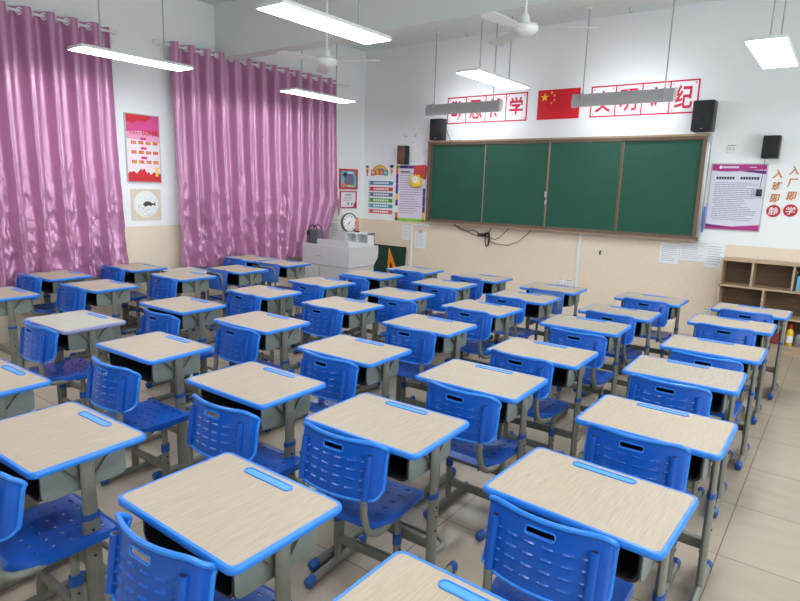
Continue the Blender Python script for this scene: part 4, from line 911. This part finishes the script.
# small dark green board leaning on the wall, orange set square in front
t = empty('small_chalkboard', (-6.48, 8.24, 0), 'small dark green chalkboard leaning on the wall behind the lectern', 'chalkboard')
tl = Matrix.Translation((0, 8.20, 0)) @ Matrix.Rotation(math.radians(-5), 4, 'X')
b = MB(); b.box(-6.87, -6.105, 0, .012, .02, .75, 'green_dark', tl); obj('panel', b, t)
b = MB(); fn = lambda u, v, d: tuple(tl @ Vector((u, d, v))); b.ring(rect(-6.885, -6.09, 0, .765), rect(-6.868, -6.107, .018, .748), -.004, .016, 'black', fn); obj('frame', b, t)
sq = Matrix.Translation((0, 8.16, 0)) @ Matrix.Rotation(math.radians(-5), 4, 'X'); fn = lambda u, v, d: tuple(sq @ Vector((u, d, v)))
b = MB(); A_, B_, C_ = (-6.43, .73), (-6.43, .0), (-6.02, .0)
b.ring([A_, B_, C_], [(-6.385, .53), (-6.385, .05), (-6.115, .05)], 0, .012, 'orange_wood', fn); tag(obj('set_square', b, loc=(-6.35, 8.16, 0)), 'orange wooden teaching set square leaning on the small chalkboard', 'set square')

# ------------------------------------------------------------------ bookcase with contents
X0, X1, Y0, Y1, T = -1.165, .62, 8.0, 8.295, 1.055
t = empty('bookcase', ((X0+X1)/2, 8.15, 0), 'low oak bookcase with open compartments at the right of the front wall', 'bookcase')
e = .022
b = MB(); b.box(X0, X1, Y1-.01, Y1, .07, T, 'book_back'); obj('back_panel', b, t)
b = MB(); b.box(X0, X1, Y0+.01, Y1, 0, .085, 'book_wood'); obj('plinth', b, t)
for z, nm in ((T-e, 'top_board'), (.725, 'shelf'), (.405, 'shelf'), (.085, 'shelf')):
    b = MB(); b.box(X0, X1, Y0, Y1-.01, z, z+e, 'book_wood'); obj(nm, b, t)
for x in (X0, X1-e):
    b = MB(); b.box(x, x+e, Y0, Y1-.01, .085+e, T-e, 'book_wood'); obj('side_panel', b, t)
for x, z0, z1 in ((-.84, .725, T-e), (-.432, .725, T-e), (-.02, .725, T-e), (.30, .725, T-e), (-.70, .405, .725), (-.1, .405, .725), (-.435, .085, .405), (.1, .085, .405)):
    b = MB(); b.box(x, x+e, Y0+.001, Y1-.01, z0+e, z1, 'book_wood'); obj('divider', b, t)
kb = ['ink_dark', 'cyan', 'orange', 'paper', 's_blue', 's_green', 'card', 's_teal', 'poster_red', 'paper', 's_blue', 'yellow', 'lime', 'card']
kn = dict(ink_dark='dark', s_slate='slate', stick_blue='blue', orange='orange', paper='white', cyan='light blue', s_green='green', card='cream', s_teal='teal', poster_red='red', s_blue='mid blue', yellow='yellow', lime='lime')
x = -.405; R = random.Random(12); seen = {}
for i, k in enumerate(kb):
    w_ = R.uniform(.016, .03); h = R.uniform(.16, .23)
    if x+w_ > -.03: break
    b = MB(); b.box(x, x+w_-.001, 8.04, 8.2, .747, .747+h, k); pl = 'slim' if w_ < .023 else 'thick'
    bk = obj('book', b, loc=(x+w_/2, 8.12, .747)); seen[k] = seen.get(k, 0)+1
    pos = 'leftmost in' if i == 0 else ('beside the %s one in' % kn[kb[i-1]])
    tag(bk, '%s %s book, %s the upper right compartment of the bookcase' % (pl, kn[k], pos), 'book', 'books in the upper right compartment')
    b = MB(); b.box(x+.002, x+w_-.003, 8.05, 8.199, .747+h-.001, .7475+h, 'paper'); obj('pages', b, bk); x += w_+.001
t = empty('detergent_bottle', (-.385, 8.07, .107), 'yellow bottle with red cap on the bottom shelf of the bookcase', 'bottle')
b = MB(); b.lathe([(.03, 0), (.036, .01), (.036, .15), (.03, .175), (.016, .20)], 'yellow_bottle', (-.372, 8.07, .107), 18); obj('body', b, t)
b = MB(); b.lathe([(.018, .198), (.018, .225), (.009, .232), (.008, .255)], 'cap_red', (-.372, 8.07, .107), 14); obj('cap', b, t)
b = MB(); b.lathe([(.0368, .04), (.0368, .12)], 'paper', (-.372, 8.07, .107), 18, cap=False); obj('label', b, t)
t = empty('spray_bottle', (-.285, 8.08, .107), 'clear grey bottle with dark cap beside the yellow bottle', 'bottle')
b = MB(); b.lathe([(.034, 0), (.037, .01), (.036, .12), (.016, .15)], 'clear', (-.282, 8.08, .107), 18); obj('body', b, t)
b = MB(); b.lathe([(.015, .148), (.015, .19), (.02, .195), (.01, .205)], 'black', (-.282, 8.08, .107), 14); obj('cap', b, t)
t = empty('storage_box', (-.64, 8.12, .107), 'maroon plastic storage box on the lowest shelf of the bookcase', 'box')
b = MB(); b.rbox(-.80, -.47, 8.02, 8.26, .107, .34, 'maroon', .012); obj('body', b, t)
b = MB(); b.rbox(-.81, -.46, 8.01, 8.27, .325, .355, 'maroon', .008); obj('lid', b, t)
